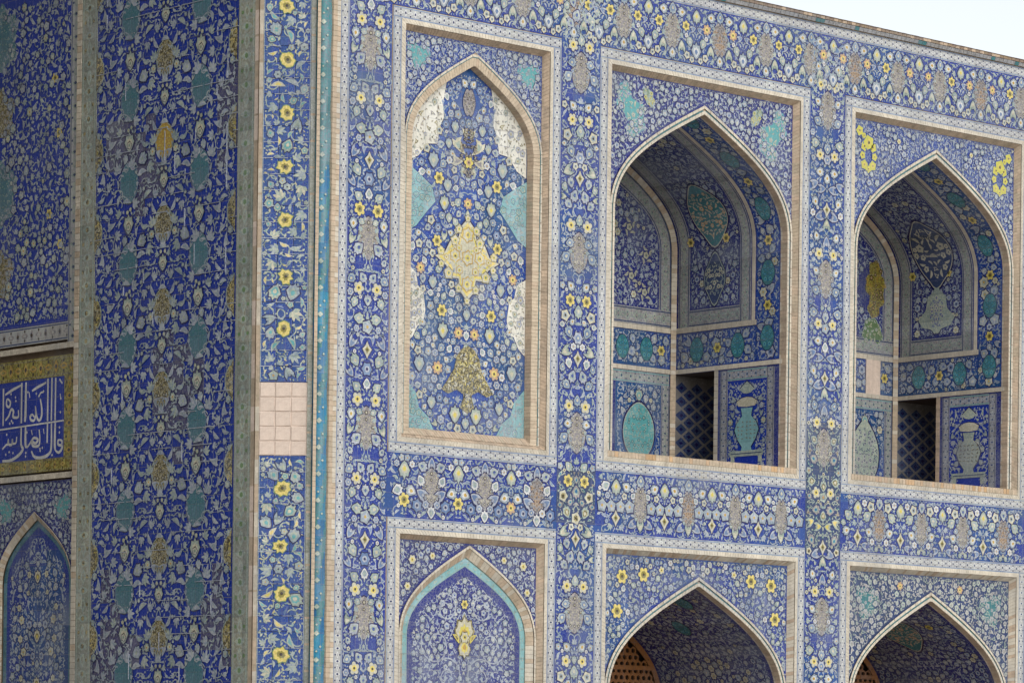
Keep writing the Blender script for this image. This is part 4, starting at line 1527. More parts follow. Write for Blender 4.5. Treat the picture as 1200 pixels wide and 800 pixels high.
        # passage behind the doorway: its far cheek carries on the back wall, in diamond tiling
        m = Mesh()
        ue = uc + a + .9
        zd = fl + 1.38
        o0 = uc + a
        quad = lambda P, mt: m.raw(P, [(0, 1, 2), (0, 2, 3)], PI_OF[mt])
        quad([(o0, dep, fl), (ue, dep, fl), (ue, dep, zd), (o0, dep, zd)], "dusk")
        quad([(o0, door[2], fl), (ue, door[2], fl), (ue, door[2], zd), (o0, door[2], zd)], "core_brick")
        quad([(o0, door[2], zd), (ue, door[2], zd), (ue, dep, zd), (o0, dep, zd)], "dark_wood")  # ceiling near black: the passage's shade is put into its colour
        quad([(o0, door[2], fl), (ue, door[2], fl), (ue, dep, fl), (o0, dep, fl)], "paving")
        quad([(ue, door[2], fl), (ue, dep, fl), (ue, dep, zd), (ue, door[2], zd)], "core_brick")
        pas = m.build("doorway", t)
        m = Mesh(flat(dep))
        st = .15
        for i in range(1, 7):
            for j in range(-1, 10):
                x = o0 + i * st
                z = fl + (j + (i % 2) * .5) * st * 1.25
                if fl + .05 < z < zd - .05:
                    q = np.array([(x, z - st * .62), (x + st * .9, z), (x, z + st * .62), (x - st * .9, z)])
                    if (q[:, 0] < o0).any() or (q[:, 1] < fl).any() or (q[:, 1] > zd).any():
                        continue
                    m.poly([tuple(p) for p in (q - (x, z)) * .84 + (x, z)], "slate_blue", .0016)
                    m.poly([tuple(p) for p in (q - (x, z)) * .30 + (x, z)], "navy", .0026)
        m.build("diamond_tiling", pas, "stuff")
    else:
        m = Mesh(SV)
        x0, x1 = -dep + .1, -ym - .05
        xc, hwf = (x0 + x1) / 2, (x1 - x0) / 2
        vs = cfg['vault']
        q0 = zq(zs) - .6
        its = fill(cfg['seed'] + 5, (0, q0, hwf, top), lambda x, y, q: x + q < hwf and q0 + q < y < top - q, [(a_, b_, n_ * 3, k_) for a_, b_, n_, k_ in STD[1:]],
                   [(abs(x), q, s) for x, q, s, _, _ in vs], sym=0.0)
        lay(m, its, 'niche', [(xc, 0, 1, 0.0), (xc, 0, -1, 0.0)], .002, 6)
        its2 = [(k, x, tot - y, q, ro, on) for k, x, y, q, ro, on in its]
        lay(m, its2, 'niche', [(xc, 0, 1, 0.0), (xc, 0, -1, 0.0)], .002, 6, vines=False)
        m.build("arabesque", vault, "stuff")
        for x, q, s, tp, nm in vs:
            big(nm, tp, vault, SV, xc + x, q, h=.006, size=s if (tp is YELLOW or tp is PALE_Y) else 1.0)
        # pierced wooden screen filling the back of the niche
        scr = thing("wooden_screen", cfg['screen'], "screen", FRONT, (uc, dep - .05, fl))
        fo, fi = arch_line(uc, a - .005, zs, rise - .01, fl, 24), arch_line(uc, a - .085, zs, rise - .12, fl + .08, 24)
        m = Mesh(flat(dep - .05))
        border(m, fo, fi, .03, "wood", "wood", "dark_wood", "wood", .3)
        m.build("frame", scr)
        for zr in (zs + .42, zs - .35, zs - 1.1):
            hw = a - .05
            if zr > zs:
                hw = float(np.interp((zr - zs) / rise, AY, AX)) * (a - .05)
            m = Mesh()
            m.box((uc - hw, dep - .085, zr - .03), (uc + hw, dep - .045, zr + .03), "wood")
            m.build("rail", scr)
        m = Mesh(flat(dep - .05))
        ic = clip_in(fi)
        st = .105
        R = st / 2
        for i in range(int(2 * a / st) + 1):
            for j in range(int((zs + rise - fl) / (st * .87)) + 1):
                x, z = uc - a + i * st + (j % 2) * st / 2, fl + j * st * .87
                if z < zs - 1.2 or not ic(x, z, R * .6):
                    continue
                for k in range(6):                          # a ring of six short bars round every hole
                    p0, p1 = k * PI / 3 + PI / 6, (k + 1) * PI / 3 + PI / 6
                    ro, ri = R * 1.16, R * .70
                    q = [(x + ro * math.cos(p0), z + ro * math.sin(p0)), (x + ro * math.cos(p1), z + ro * math.sin(p1)),
                         (x + ri * math.cos(p1), z + ri * math.sin(p1)), (x + ri * math.cos(p0), z + ri * math.sin(p0))]
                    m.poly(q, "wood", .012 + .002 * (k % 2), 0)
                    m.wall(np.array([q[2][0], q[3][0]]), np.array([q[2][1], q[3][1]]), -.012, .012, "wood")
        m.build("lattice", scr, "stuff")
    return t


LEM = rosette("lemon", "yellow", "olive", 5, "ultramarine")
YCL = merge(*[moved(LEM, .085 * math.cos(k), .125 * math.sin(k) - .03, .058 if i % 2 else .045, k, 1, i * .0001) for i, k in enumerate(np.linspace(0, 2 * PI, 9)[:-1])],
            moved(LEM, 0, .10, .085, 0, 1, .001), moved(LEM, .13, .20, .06, 0, 1, .001), moved(LEM, .07, .16, .035, 1, 1, .0012))
TCL = cloud([(0, 0, .13, .13), (-.12, -.14, .11, .12), (.10, .17, .10, .12), (-.02, -.24, .09, .08), (.16, .04, .07, .07), (-.15, .02, .07, .07)], "sky_blue", "turquoise", "celadon", "cream", 71)
GREENISH = cloud([(0, 0, .07, .09), (.06, .06, .05, .05), (-.05, -.06, .05, .06)], "celadon", "celadon", "yellow", "leaf_green", 80, .03, .5)
CREAM_CL = merge(moved(rosette("cream", "celadon", "olive", 5, "slate_blue"), 0, 0, .06), *[moved(leaf("cream", "celadon"), .10 * math.cos(k) , .10 * math.sin(k), .055, k + .9, 1, .0002 * i) for i, k in enumerate((.4, 1.7, 2.9, 4.1, 5.4))])
GOLD_CL = cloud([(0, .24, .12, .16), (-.05, .05, .14, .16), (.05, -.12, .14, .14), (-.02, -.28, .12, .12), (.10, .08, .10, .14)], "olive", "gold", "umber", "ochre", 82, .05, 1.6)
GREEN_CL = cloud([(0, 0, .16, .14), (.12, -.1, .1, .1), (-.1, -.08, .1, .1)], "celadon", "leaf_green", "celadon", "cream", 83, .05, .8)

fl_ = ZM + .13
niche("upper open niche nearest the corner, with a turquoise oval panel and turquoise vase inside", 6.18, ZM, ZT, False, dict(
    ground="violet", style='fine', seed=101, spots=[(1.30, 10.05, .15, TCL, "turquoise_cloud", 1.1), (.98, 10.24, .12, GREENISH, "cloud", 1.0)],
    oval=OVAL_T, vase=VASE_T, jamb="cream_brick",
    back=[(1.02, fl_ + 2.95, .14, CREAM_CL, "cloud"), (.75, fl_ + 2.65, .14, CREAM_CL, "cloud"), (1.0, fl_ + 2.45, .14, CREAM_CL, "cloud"), (.7, fl_ + 3.3, .14, CREAM_CL, "cloud")],
    vault=[(3.52, .40, VAULT_M, "vault_medallion"), (2.62, .22, PENDANT, "pendant_medallion")]))
niche("upper open niche farther right, with a cream oval panel, patterned vase and yellow flower clusters", 10.695, ZM, ZT, False, dict(
    ground="ultramarine", style='fine', seed=121, spots=[(1.36, 10.05, .17, YCL, "yellow_cluster", 1.4), (1.30, 9.45, .05, ASTAR, "flower"), (.75, 10.28, .05, ASTAR, "flower")],
    oval=OVAL_C, vase=VASE_C, jamb="rose_brick", patch=True,
    back=[(1.10, fl_ + 2.95, .42, GOLD_CL, "gold_panel"), (1.05, fl_ + 2.38, .2, GREEN_CL, "green_panel")],
    vault=[(3.48, .42, VAULT_L, "vault_medallion"), (2.60, .30, PENDANT_W, "pendant_medallion")]))
DULLC = cloud([(0, .0, .12, .11), (-.10, .05, .09, .08), (.09, .08, .08, .08), (.04, -.10, .08, .07), (-.06, -.08, .06, .06)], "slate_blue", "teal", "grey_band", "celadon", 22, dens=2.0)
niche("lower open niche nearest the corner, dark inside, with yellow flowers on its blue spandrels", 6.18, ZB, ZL, True, dict(
    ground="cobalt", style='front', seed=141, spots=[(1.36, 4.14, .11, YELLOW, "flower"), (.98, 4.18, .11, YELLOW, "flower"), (1.44, 3.70, .11, YELLOW, "flower"), (.66, 4.25, .06, PALE_Y, "flower")],
    screen="wooden lattice screen at the back of the lower niche nearest the corner",
    vault=[(0, 3.3, .16, TEAL_DOT, "teal_medallion"), (.55, 3.9, .16, TEAL_DOT, "teal_medallion"), (-.4, 4.2, .07, YELLOW, "flower")]))
niche("lower open niche farther right, dark inside under faded grey and turquoise spandrels", 10.695, ZB, ZL, True, dict(
    ground="slate_blue", style='faded', seed=161, spots=[(1.28, 4.0, .12, DULLC, "faded_cloud", 1.3), (.62, 4.25, .07, PEACHY, "flower")],
    screen="wooden lattice screen at the back of the lower niche farther right",
    vault=[(0, 3.5, .40, VAULT_M, "vault_medallion"), (.62, 3.6, .07, YELLOW, "flower"), (-.62, 3.6, .07, YELLOW, "flower"), (0, 4.15, .07, PALE_Y, "flower")]))

# ------------------------------------------------------------------ corner column between the canted strip and the front
colm = thing("corner_column", "slender turquoise corner column with pale stars between two brick strips", "column", FRONT, (-.12, .03, 0))
m = Mesh()
R = .095
cx, cy = -.165, .035
nt, nz = 22, 560
th_ = np.linspace(0, 2 * PI, nt, endpoint=False)
zz = np.linspace(0.02, 13.0, nz)
Tt, Zz = np.meshgrid(th_, zz, indexing='ij')
rr_ = R * (1 + .05 * np.cos(3 * Tt - Zz * 9.5))
V = np.stack([cx + rr_ * np.cos(Tt), cy + rr_ * np.sin(Tt), Zz], -1).reshape(-1, 3)
ii, jj = np.meshgrid(np.arange(nt), np.arange(nz - 1), indexing='ij')
a_ = (ii * nz + jj).ravel()
b_ = (((ii + 1) % nt) * nz + jj).ravel()
phs = (Tt - Zz * 9.5 / 3)[:, :-1].ravel() * 3 / (2 * PI)
fr_ = phs % 1
mats = np.where(fr_ < .6, PI_OF["peacock"], PI_OF["teal"])
upper = (Zz[:, :-1].ravel() + .3 * np.sin(Tt[:, :-1].ravel())) > 8.4
mats = np.where(upper & (mats == PI_OF["peacock"]), PI_OF["teal"], mats)
m.raw(V, np.concatenate([np.stack([a_, b_, b_ + 1], 1), np.stack([a_, b_ + 1, a_ + 1], 1)]), np.concatenate([mats, mats]))
sh = m.build("shaft", colm)


def SC(x, z, h):                                            # unrolled shaft
    an = x / R - PI * .717
    return np.stack([cx + (R * 1.05 + h) * np.cos(an), cy + (R * 1.05 + h) * np.sin(an), z], -1)


m = Mesh(SC)
for k in range(40):
    z = 2.0 + k * .31
    m.put(rosette("celadon", "cream", "turquoise", 4, "teal"), [(0, z, .034, 0, 1), (.045, z + .155, .016, 0, 1), (-.045, z + .155, .016, 0, 1), (0, z + .1, .014, 0, 1)], .002)
m.build("star_inlay", sh, "stuff")
m = Mesh()
for (x0, y0), (x1, y1) in (((-.30, -.02), (-.262, -.03)), ((-.262, -.03), (-.245, .02)), ((-.078, .03), (-.06, -.015)), ((-.06, -.015), (.0, -.015)), ((.0, -.012), (.055, -.012))):
    m.course([(x0, y0, .02), (x0, y0, 13)], [(x1, y1, .02), (x1, y1, 13)], .06, "cream_brick" if x0 > -.04 else "brick", .010, alt=("brick", .4))
m.build("brick_strip", colm, "stuff")

# ------------------------------------------------------------------ canted corner with its tile strip
pier = thing("corner_pier", "canted corner pier faced with bright blue square tiles and a patch of bare tiles", "pier", CHAMF, (.32, 0, 0))
inv = CHAMF.inverted()
loc = lambda v: tuple((inv @ v)[:2])
corner2 = CORNER + DV * .02
pr = [K0 - NV * .004 + DV * .006, K0 + HD * .32 + Vector((.0, .02, 0)), K1 + Vector((-.03, .02, 0)), K1 + (CORNER - K1) * .45 + Vector((-.1, .12, 0)), CORNER - NV * .06 - DV * .02,
      CORNER + DV * .02 - NV * 3.0, CORNER + DV * .02 - NV * 3.0 - DV * .3, K0 - NV * 7.2 + DV * .3, K0 - NV * .3 + DV * .3, K0 - NV * .3 + DV * .006]
m = Mesh()
m.prism([loc(p) for p in pr], 0, 14.0, "core_brick")
m.build("brick_core", pier)
TS = .187
X0 = .043
SCH = flat(-.006)
tile_m = {}


def tile_mesh(w, hgt, mat, name, bev=.006, dep=.03):
    k = Mesh()
    V = [(-w / 2, 0, -hgt / 2), (w / 2, 0, -hgt / 2), (w / 2, 0, hgt / 2), (-w / 2, 0, hgt / 2)]
    f = [(x * (1 - 2 * bev / w), -bev * .5, z * (1 - 2 * bev / hgt)) for x, _, z in V]
    bk = [(x, dep, z) for x, _, z in V]
    P = f + V + bk
    T = [(0, 1, 2), (0, 2, 3)]
    for i in range(4):
        j = (i + 1) % 4
        T += [(i, i + 4, j + 4), (i, j + 4, j), (i + 4, i + 8, j + 8), (i + 4, j + 8, j + 4)]
    k.raw(P, T, PI_OF[mat])
    return k.data(name)


tl = tile_mesh(TS - .006, TS - .006, "azure", "tile")
pt = tile_mesh(TS - .006, TS - .006, "plaster", "bare_tile", .006, .05)
PZ0, PZ1 = 5.31, 6.165
rows = []
z = PZ1 + TS / 2
while z < ZTOP + .1:
    rows.append((z, tl, "tile"))
    z += TS
z = PZ0 - TS / 2
while z > 1.9:
    rows.append((z, tl, "tile"))
    z -= TS
for z, me, nm in rows:
    for i in range(3):
        o = bpy.data.objects.new(nm, me)
        COL.objects.link(o)
        attach(o, pier, (X0 + TS * (i + .5), -.002 + rng.uniform(-.0012, .0012), z))
        o.rotation_euler = (rng.uniform(-.006, .006), 0, rng.uniform(-.006, .006))
rw = random.Random(12)
for i in range(3):
    for j in range(5):
        o = bpy.data.objects.new("bare_tile", pt)
        COL.objects.link(o)
        hz = (PZ1 - PZ0) / 5
        attach(o, pier, (X0 + TS * (i + .5) + rw.uniform(-.004, .004), -.005 + rw.uniform(-.006, .004), PZ0 + hz * (j + .5)))
        o.scale = (rw.uniform(.96, 1.01), 1, hz / TS * rw.uniform(.95, 1.0))
        o.rotation_euler = (rw.uniform(-.05, .05), rw.uniform(-.03, .03), rw.uniform(-.05, .05))
        if i == 0 and j == 0:
            o["label"] = "bare buff tile without glaze"
m = Mesh()
m.rect(X0 - .005, 1.5, X0 + 3 * TS + .005, ZTOP + .2, "joint", -.012)
m.rect(X0 - .005, PZ0, X0 + 3 * TS + .005, PZ1, "plaster", -.004)
m.build("mortar_bed", pier)
hf = [10.56, 9.93, 9.31, 8.68, 8.06, 7.40, 6.79, 4.93, 4.25, 3.70, 2.99, 2.3, 11.15]
m = Mesh(SCH)
xm = X0 + 1.5 * TS
for lo, hi, sd in ((PZ1 + .01, ZTOP, 5), (1.9, PZ0 - .01, 6)):
    bx = (X0 + .01, lo, X0 + 3 * TS - .01, hi)
    fx = [(xm + .01 * math.sin(z * 7), z, .115) for z in hf if lo + .05 < z < hi]
    its = fill(200 + sd, bx, lambda x, y, q: bx[0] + q * .9 < x < bx[2] - q * .9 and bx[1] + q < y < bx[3] - q,
               [(.08, .11, 400, [('P', 3), ('S', 3), ('L', 2), ('T', 1)]), (.045, .07, 4000, [('R', 2), ('L', 5), ('S', 3), ('P', 2)]), (.024, .036, 6000, [('L', 5), ('B', 2), ('R', 1)]), (.013, .018, 5000, [('L', 2), ('D', 1)])], fx)
    lay(m, its, 'band', [(0, 0, 1, 0.0)], .002, sd)
    for f in (0.008, 3 * TS - .008):
        m.ribbon([(X0 + f, lo), (X0 + f, hi)], .010, "pale_blue", .003)
m.build("arabesque", pier, "stuff")
BRIGHTS = []
for k in range(4):
    rk = random.Random(40 + k)
    rim = [rk.uniform(.62, 1.0) if i % 2 else rk.uniform(.86, 1.12) for i in range(16)]
    P = np.array([(r * math.cos(i * PI / 8), r * math.sin(i * PI / 8)) for i, r in enumerate(rim)])
    BRIGHTS.append(tmpl([(P * 1.14, "leaf_green", 0), (P, "yellow", .0008), (P * (.5, .55), "gold", .0016), (polar(lambda x: 1, 7, .2), "umber", .0024)]))
for z in hf:
    big("flower", BRIGHTS[int(z * 10) % 4], pier, SCH, xm + .012 * math.sin(z * 7), z, h=.005, size=rng.uniform(.086, .1), rot=rng.uniform(0, 6))
m = Mesh()
for lo, hi in ((1.9, PZ0), (PZ1, ZTOP)):                    # joints where old mortar stands proud of the glaze
    z = PZ1 + TS if lo > 6 else PZ0 - TS
    while lo < z < hi:
        x = X0
        while x < X0 + 3 * TS - .02:
            L_ = rng.uniform(.05, .22)
            if rng.random() < .7:
                m.box((x, -.0105, z - .004), (min(x + L_, X0 + 3 * TS), -.002, z + .004), "lavender")
            x += L_ + .02
        z += TS if lo > 6 else -TS
m.build("mortar_joint", pier, "stuff")
m = Mesh()
m.course([(-.004, .0, .02), (-.004, .0, 13)], [(.043, -.012, .02), (.043, -.012, 13)], .31, "cream_brick", .001, alt=("brick", .5), base="brick")
m.course([(X0 + 3 * TS + .002, -.012, .02), (X0 + 3 * TS + .002, -.012, 13)], [(.66, .0, .02), (.66, .0, 13)], .31, "sage_band", .001, base="brick")
m.build("edge_strip", pier, "stuff")

# ------------------------------------------------------------------ the shaded side wall
side = thing("shaded_facade", "broad shaded side facade of deep blue tiles with turquoise ovals, left of the corner", "facade", SIDE, (-1.8, 0, 0))
S0, S1 = .39, 3.24
m = Mesh()
m.box((-3.60, .004, 0), (-.02, .29, 14), "core_brick")
m.build("brick_core", side)
m = Mesh()
m.rect(-S1, 1.0, -S0, ZTOP + .3, "joint", .003)
m.build("mortar_bed", side)
nc = 14
TW = (S1 - S0) / nc
st_m = tile_mesh(TW - .006, TW - .006, "cobalt_plain", "tile", .005, .02)
st_w = tile_mesh(TW - .006, TW - .006, "lilac", "tile", .005, .02)
cand = []
z = ZTOP
while z > 1.9:
    for i in range(nc):
        cand.append((-S0 - TW * (i + .5), z))
    z -= TW
inview = [c for c in cand if 2.85 < c[1] < 10.95]
inview.sort(key=lambda c: (round(-c[0] / TW), c[1]))        # nearest the corner show largest
own = set(inview[:300])
st = Mesh()
for x, z in cand:
    worn = math.sin(z * 2.1 + 1.3) + math.sin(x * 2.7 + z * .9) + rng.uniform(-.6, .6) > 1.25
    if (x, z) in own:
        o = bpy.data.objects.new("tile", st_w if worn else st_m)
        COL.objects.link(o)
        attach(o, side, (x, -.004 + rng.uniform(-.0012, .0012), z))
        o.rotation_euler = (rng.uniform(-.006, .006), 0, rng.uniform(-.006, .006))
    else:
        w = TW / 2 - .003
        y = -.006 + rng.uniform(-.001, .001)
        st.box((x - w, y, z - w), (x + w, .01, z + w), "lilac" if worn else "cobalt_plain")
st.build("tiling", side, "stuff")
SS = flat(-.010)
OVAL = medallion(.19, .25, "sky_blue", "dusk_teal", "teal", "dusk_teal", 91, .0, 0, 0, 1.6, leafr=.034, n=32)
YMED = medallion(.19, .185, "celadon", "olive", "cream", "umber", 92, .22, 7, .08, 1.4, leafr=.032, n=30)
OMED = medallion(.19, .185, "celadon", "ochre", "yellow", "ochre", 93, .22, 7, .08, 1.4, leafr=.032, n=30)
PALM_S = merge(palmette("celadon", "cream", "olive"), moved(rosette("cream", "celadon", "leaf_green", 5), 0, -.25, .4, 0, 1, .003))
sc_ = 1.83
HX = .71
fx = [(0, 0, .14), (HX, .55, .17), (HX, .05, .15), (0, .52, .13), (HX * 2 - .02, .0, .17)]
its = fill(301, (0, -.5, HX * 2, .5), lambda x, y, q: x + q < 1.41 and abs(y) + q * .5 < .5,
           [(.085, .12, 500, [('S', 4), ('P', 1), ('L', 3)]), (.055, .075, 1500, [('S', 4), ('L', 5), ('P', 1), ('R', 1)]), (.03, .042, 2500, [('L', 5), ('S', 3), ('R', 1), ('T', 1)]),
            (.016, .024, 2500, [('L', 3), ('B', 1), ('D', 1)])],
           [(x, y + k, r) for x, y, r in fx for k in (-1, 0)], sym=0.0)
m = Mesh(SS)
for k in range(1, 11):
    zc = 1.22 + k
    lay(m, its, 'side', [(-sc_, zc, 1, 0.0), (-sc_, zc, -1, 0.0)], .006, 300)
m.build("arabesque", side, "stuff")
for k in range(1, 11):
    zc = 1.22 + k
    big("medallion", OMED if k == 8 else YMED, side, SS, -sc_, zc, h=.0014, label="orange medallion" if k == 8 else None)
    big("palmette", PALM_S, side, SS, -sc_, zc + .52, h=.006, size=.11)
    for s in (-1, 1):
        big("turquoise_oval", OVAL, side, SS, -sc_ + s * HX, zc + .56, h=.0014)
        big("palmette", PALM_S, side, SS, -sc_ + s * HX, zc + .05, h=.006, size=.13)
        k2 = Mesh(SS)
        half = np.array([(0, .24), (.08, .16), (.14, .08), (.15, 0), (.14, -.08), (.08, -.16), (0, -.24)])
        xx = -sc_ + s * 1.415
        k2.poly([(xx - s * p[0], zc + p[1]) for p in half * 1.1], "celadon", .004)
        k2.poly([(xx - s * p[0], zc + p[1]) for p in half], "olive", .005)
        for q in range(14):
            px, pz = rng.uniform(.02, .11), rng.uniform(-.15, .15)
            k2.put(leaf(("cream", "umber", "yellow")[q % 3], "olive"), [(xx - s * px, zc + pz, .035, rng.uniform(0, 6), 1)], .0055 + q * .0002)
        k2.build("half_medallion", side)
m = Mesh()
z = ZTOP - TW / 2
while z > 1.9:                                              # broken runs of proud pale mortar
    x = -S1
    while x < -S0:
        L_ = rng.uniform(.1, .6)
        if rng.random() < .30:
            m.box((x, -.0215, z - .004), (min(x + L_, -S0), -.006, z + .004), "lavender")
        x += L_ + .05
    z -= TW
for i in range(1, nc):
    z = 1.9
    while z < ZTOP:
        L_ = rng.uniform(.1, .4)
        if rng.random() < .08:
            m.box((-S0 - TW * i - .004, -.0215, z), (-S0 - TW * i + .004, -.006, z + L_), "lavender")
        z += L_ + .1
m.build("mortar_joint", side, "stuff")
m = Mesh(flat(-.002))
border(m, [(-S0, 1.0), (-S0, 12.5)], [(-.075, 1.0), (-.075, 12.5)], .012, "sage_band", "celadon", "leaf_green", "celadon", .17)
border(m, [(-3.56, 1.0), (-3.56, 12.5)], [(-S1, 1.0), (-S1, 12.5)], .012, "sage_band", "celadon", "olive", "celadon", .17)
m.build("border_strip", side)
m = Mesh()
m.course([(-.078, -.012, .02), (-.078, -.012, 13)], [(-.006, -.016, .02), (-.006, -.016, 13)], .31, "brick", .001, alt=("plaster", .5), base="brick")
m.course([(-3.66, -.012, .02), (-3.66, -.012, 13)], [(-3.565, -.012, .02), (-3.565, -.012, 13)], .075, "cream_brick", .014, alt=("brick", .3))
m.build("brick_strip", side, "stuff")

# ------------------------------------------------------------------ far left wall: carpet panel, writing, blind arch
rec = thing("recessed_facade", "dark inner facade at the far left edge with an upper floral panel", "facade", SIDE, (-5.2, .1, 0))
RY = .05
SR = flat(RY)
E0, E1 = 3.66, 7.2
m = Mesh()
m.box((-E1, RY + .085, 0), (-3.605, .4, 14), "core_brick")
m.build("brick_core", rec)
m = Mesh(SR)
m.rect(-E1, 7.22, -E0 - .21, ZTOP + .2, "cobalt_plain", 0)
uf = m.build("panel_field", rec)
m = Mesh(SR)
xc = -5.42
bx = (0, 7.25, 1.58, ZTOP)
TEALM = cloud([(0, 0, .30, .30), (.22, .16, .16, .16), (-.22, .16, .16, .16), (.2, -.2, .15, .14), (-.2, -.2, .15, .14), (0, .34, .12, .14), (0, -.34, .12, .12)], "dusk_teal", "dusk_teal", "teal", "celadon", 95, .05, 2.0)
MUSHM = cloud([(0, 0, .24, .26), (.2, .12, .13, .13), (-.2, .12, .13, .13), (.17, -.17, .12, .12), (-.17, -.17, .12, .12), (0, .28, .1, .1)], "olive", "olive", "mushroom", "cream", 96, .045, 2.0)
fx = [(0, 10.95, .26), (0, 8.95, .26), (0, 9.95, .2), (0, 7.9, .2)]
its = fill(311, bx, lambda x, y, q: q < x < 1.58 - q and bx[1] + q < y < ZTOP, [(.05, .08, 2500, [('S', 5), ('L', 3), ('R', 2), ('P', 1)]), (.032, .045, 7000, [('L', 4), ('S', 3), ('R', 2), ('B', 1)]), (.016, .024, 9000, [('L', 3), ('D', 1)])], fx)
lay(m, its, 'side', [(xc, 0, 1, 0.0), (xc, 0, -1, 0.0)], .006, 311)
m.build("arabesque", uf, "stuff")
for tpl, z, lab in ((TEALM, 10.95, None), (MUSHM, 9.95, "buff medallion"), (TEALM, 8.95, None), (MUSHM, 7.9, None)):
    big("medallion", tpl, uf, SR, xc, z, h=.0012, size=.9, label=lab)
for s in (1, -1):
    for x, z in ((1.2, 10.3), (1.3, 9.6), (1.1, 8.6), (1.35, 8.2)):
        big("flower", YELLOW, uf, SR, xc + s * x, z, h=.006, size=.07)
m = Mesh(SR)
border(m, [(-E0 - .215, 6.95), (-E0 - .215, 12.4)], [(-E0 - .005, 6.95), (-E0 - .005, 12.4)], .008, "grey_band", "slate_blue", "slate_blue", "celadon", .14)
border(m, [(-E1, 7.215), (-E0 - .005, 7.215)], [(-E1, 6.99), (-E0 - .005, 6.99)], .006, "grey_band", "slate_blue", "umber", "mushroom", .15)
m.build("border_strip", rec)
m = Mesh()
for z0, z1 in ((6.88, 6.95), (5.26, 5.33)):
    m.course([(-E1, RY - .03, z0), (-E0, RY - .03, z0)], [(-E1, RY - .03, z1), (-E0, RY - .03, z1)], .09, "cream_brick", .012)
    m.box((-E1, RY - .03, z0), (-E0, RY + .03, z1), "mortar")
m.build("brick_strip", rec, "stuff")

# inscription panel: two rows of tall white script on dark blue, edged with gold
ins_t = thing("inscription_panel", "square panel of white Arabic script on dark blue inside a gold border", "inscription", SIDE, (-5.0, RY, 5.34))
m = Mesh(SR)
ZT0, ZB0 = 6.54, 5.52
XR = -3.935
m.rect(-E1, ZB0, XR, ZT0, "navy", .003)
m.rect(-E1, ZB0 + .002, XR - .002, ZT0 - .002, "cobalt_plain", .0036)
ip = m.build("blue_ground", ins_t)
m = Mesh(SR)
border(m, [(-E1, 6.80), (-3.70, 6.80)], [(-E1, ZT0), (-3.70, ZT0)], .008, "gold", "olive", "umber", "ochre", .16)
border(m, [(-E1, ZB0), (-3.70, ZB0)], [(-E1, 5.36), (-3.70, 5.36)], .008, "gold", "olive", "umber", "ochre", .16)
border(m, [(XR, ZB0 + .001), (XR, ZT0 - .001)], [(-3.70, ZB0 + .001), (-3.70, ZT0 - .001)], .009, "gold", "olive", "umber", "ochre", .16)
m.build("gold_border", ins_t)
# strokes surveyed in a square of 480 x 640 units, right edge first
def gx(x):
    return XR - (478 - x) * .00288


def gz(x, y):
    top, bot = 68 - (x * .068), 708 - (x * .062)
    return ZT0 - (y - top) / (bot - top) * (ZT0 - ZB0)


def smooth(P, n=5):
    P = np.asarray(P, float)
    if len(P) < 3:
        return P
    Q = np.vstack([2 * P[0] - P[1], P, 2 * P[-1] - P[-2]])
    out = []
    for i in range(1, len(Q) - 2):
        p0, p1, p2, p3 = Q[i - 1:i + 3]
        for t in np.linspace(0, 1, n, endpoint=False):
            out.append(.5 * ((2 * p1) + (-p0 + p2) * t + (2 * p0 - 5 * p1 + 4 * p2 - p3) * t * t + (-p0 + 3 * p1 - 3 * p2 + p3) * t ** 3))
    return np.array(out + [P[-1]])


def pen(st, w=13, mesh=None):
    P = smooth(st)
    P = np.array([(gx(x), gz(x, y)) for x, y in P])
    n = len(P)
    ws = w * .86 * .00288 * (.72 + .5 * np.sin(np.linspace(.25, PI - .15, n)))
    mesh.ribbon(P, ws, "white", .006)


STROKES = {
    'upper_line': [([(10, 110), (10, 408)], 15), ([(152, 72), (152, 395)], 17), ([(185, 70), (183, 330), (178, 385)], 16), ([(353, 52), (353, 388)], 16), ([(383, 46), (382, 385)], 15), ([(412, 48), (410, 384)], 15),
                   ([(25, 160), (80, 125), (145, 92)], 12), ([(232, 142), (280, 112), (340, 82)], 12), ([(296, 208), (308, 285), (306, 350), (288, 380), (270, 345), (258, 262)], 12),
                   ([(258, 262), (262, 330), (250, 376), (226, 372), (220, 345), (236, 330), (252, 350)], 11), ([(44, 192), (66, 222), (56, 258), (36, 246), (36, 206), (44, 192)], 11),
                   ([(28, 366), (54, 330), (72, 280), (90, 296), (88, 340), (128, 342), (128, 288)], 12), ([(446, 176), (452, 220)], 9), ([(440, 60), (462, 96)], 12), ([(286, 186), (300, 160), (322, 156)], 8), ([(210, 150), (216, 196)], 8)],
    'lower_line': [([(152, 428), (152, 560), (166, 604), (130, 652), (70, 688), (8, 690)], 14), ([(185, 425), (186, 560), (196, 590)], 15), ([(353, 408), (352, 560)], 15), ([(383, 406), (384, 590), (366, 648), (310, 676), (256, 666), (232, 620)], 14),
                   ([(412, 404), (410, 560), (414, 622)], 15), ([(442, 538), (464, 550), (458, 582), (436, 576), (434, 548), (442, 538)], 11), ([(462, 566), (464, 610), (440, 640), (414, 622)], 12),
                   ([(198, 592), (226, 550), (250, 516), (282, 530), (262, 560), (236, 542), (246, 580), (288, 578), (296, 520), (290, 452)], 12), ([(6, 596), (36, 562), (52, 556), (52, 520), (54, 556), (80, 560), (84, 518), (88, 552), (112, 548), (118, 500)], 11),
                   ([(322, 446), (328, 486)], 8), ([(230, 452), (238, 492)], 8)],
}
for nm, sts in STROKES.items():
    for P, w in sts:
        k = Mesh(SR)
        pen(P, w, k)
        k.build("stroke", ip)
m = Mesh(SR)
m.ribbon(np.array([(gx(x), gz(x, 438 - x * .104)) for x in (-700, 478)]), .020, "white", .0072)
m.build("dividing_line", ip)
m = Mesh(SR)
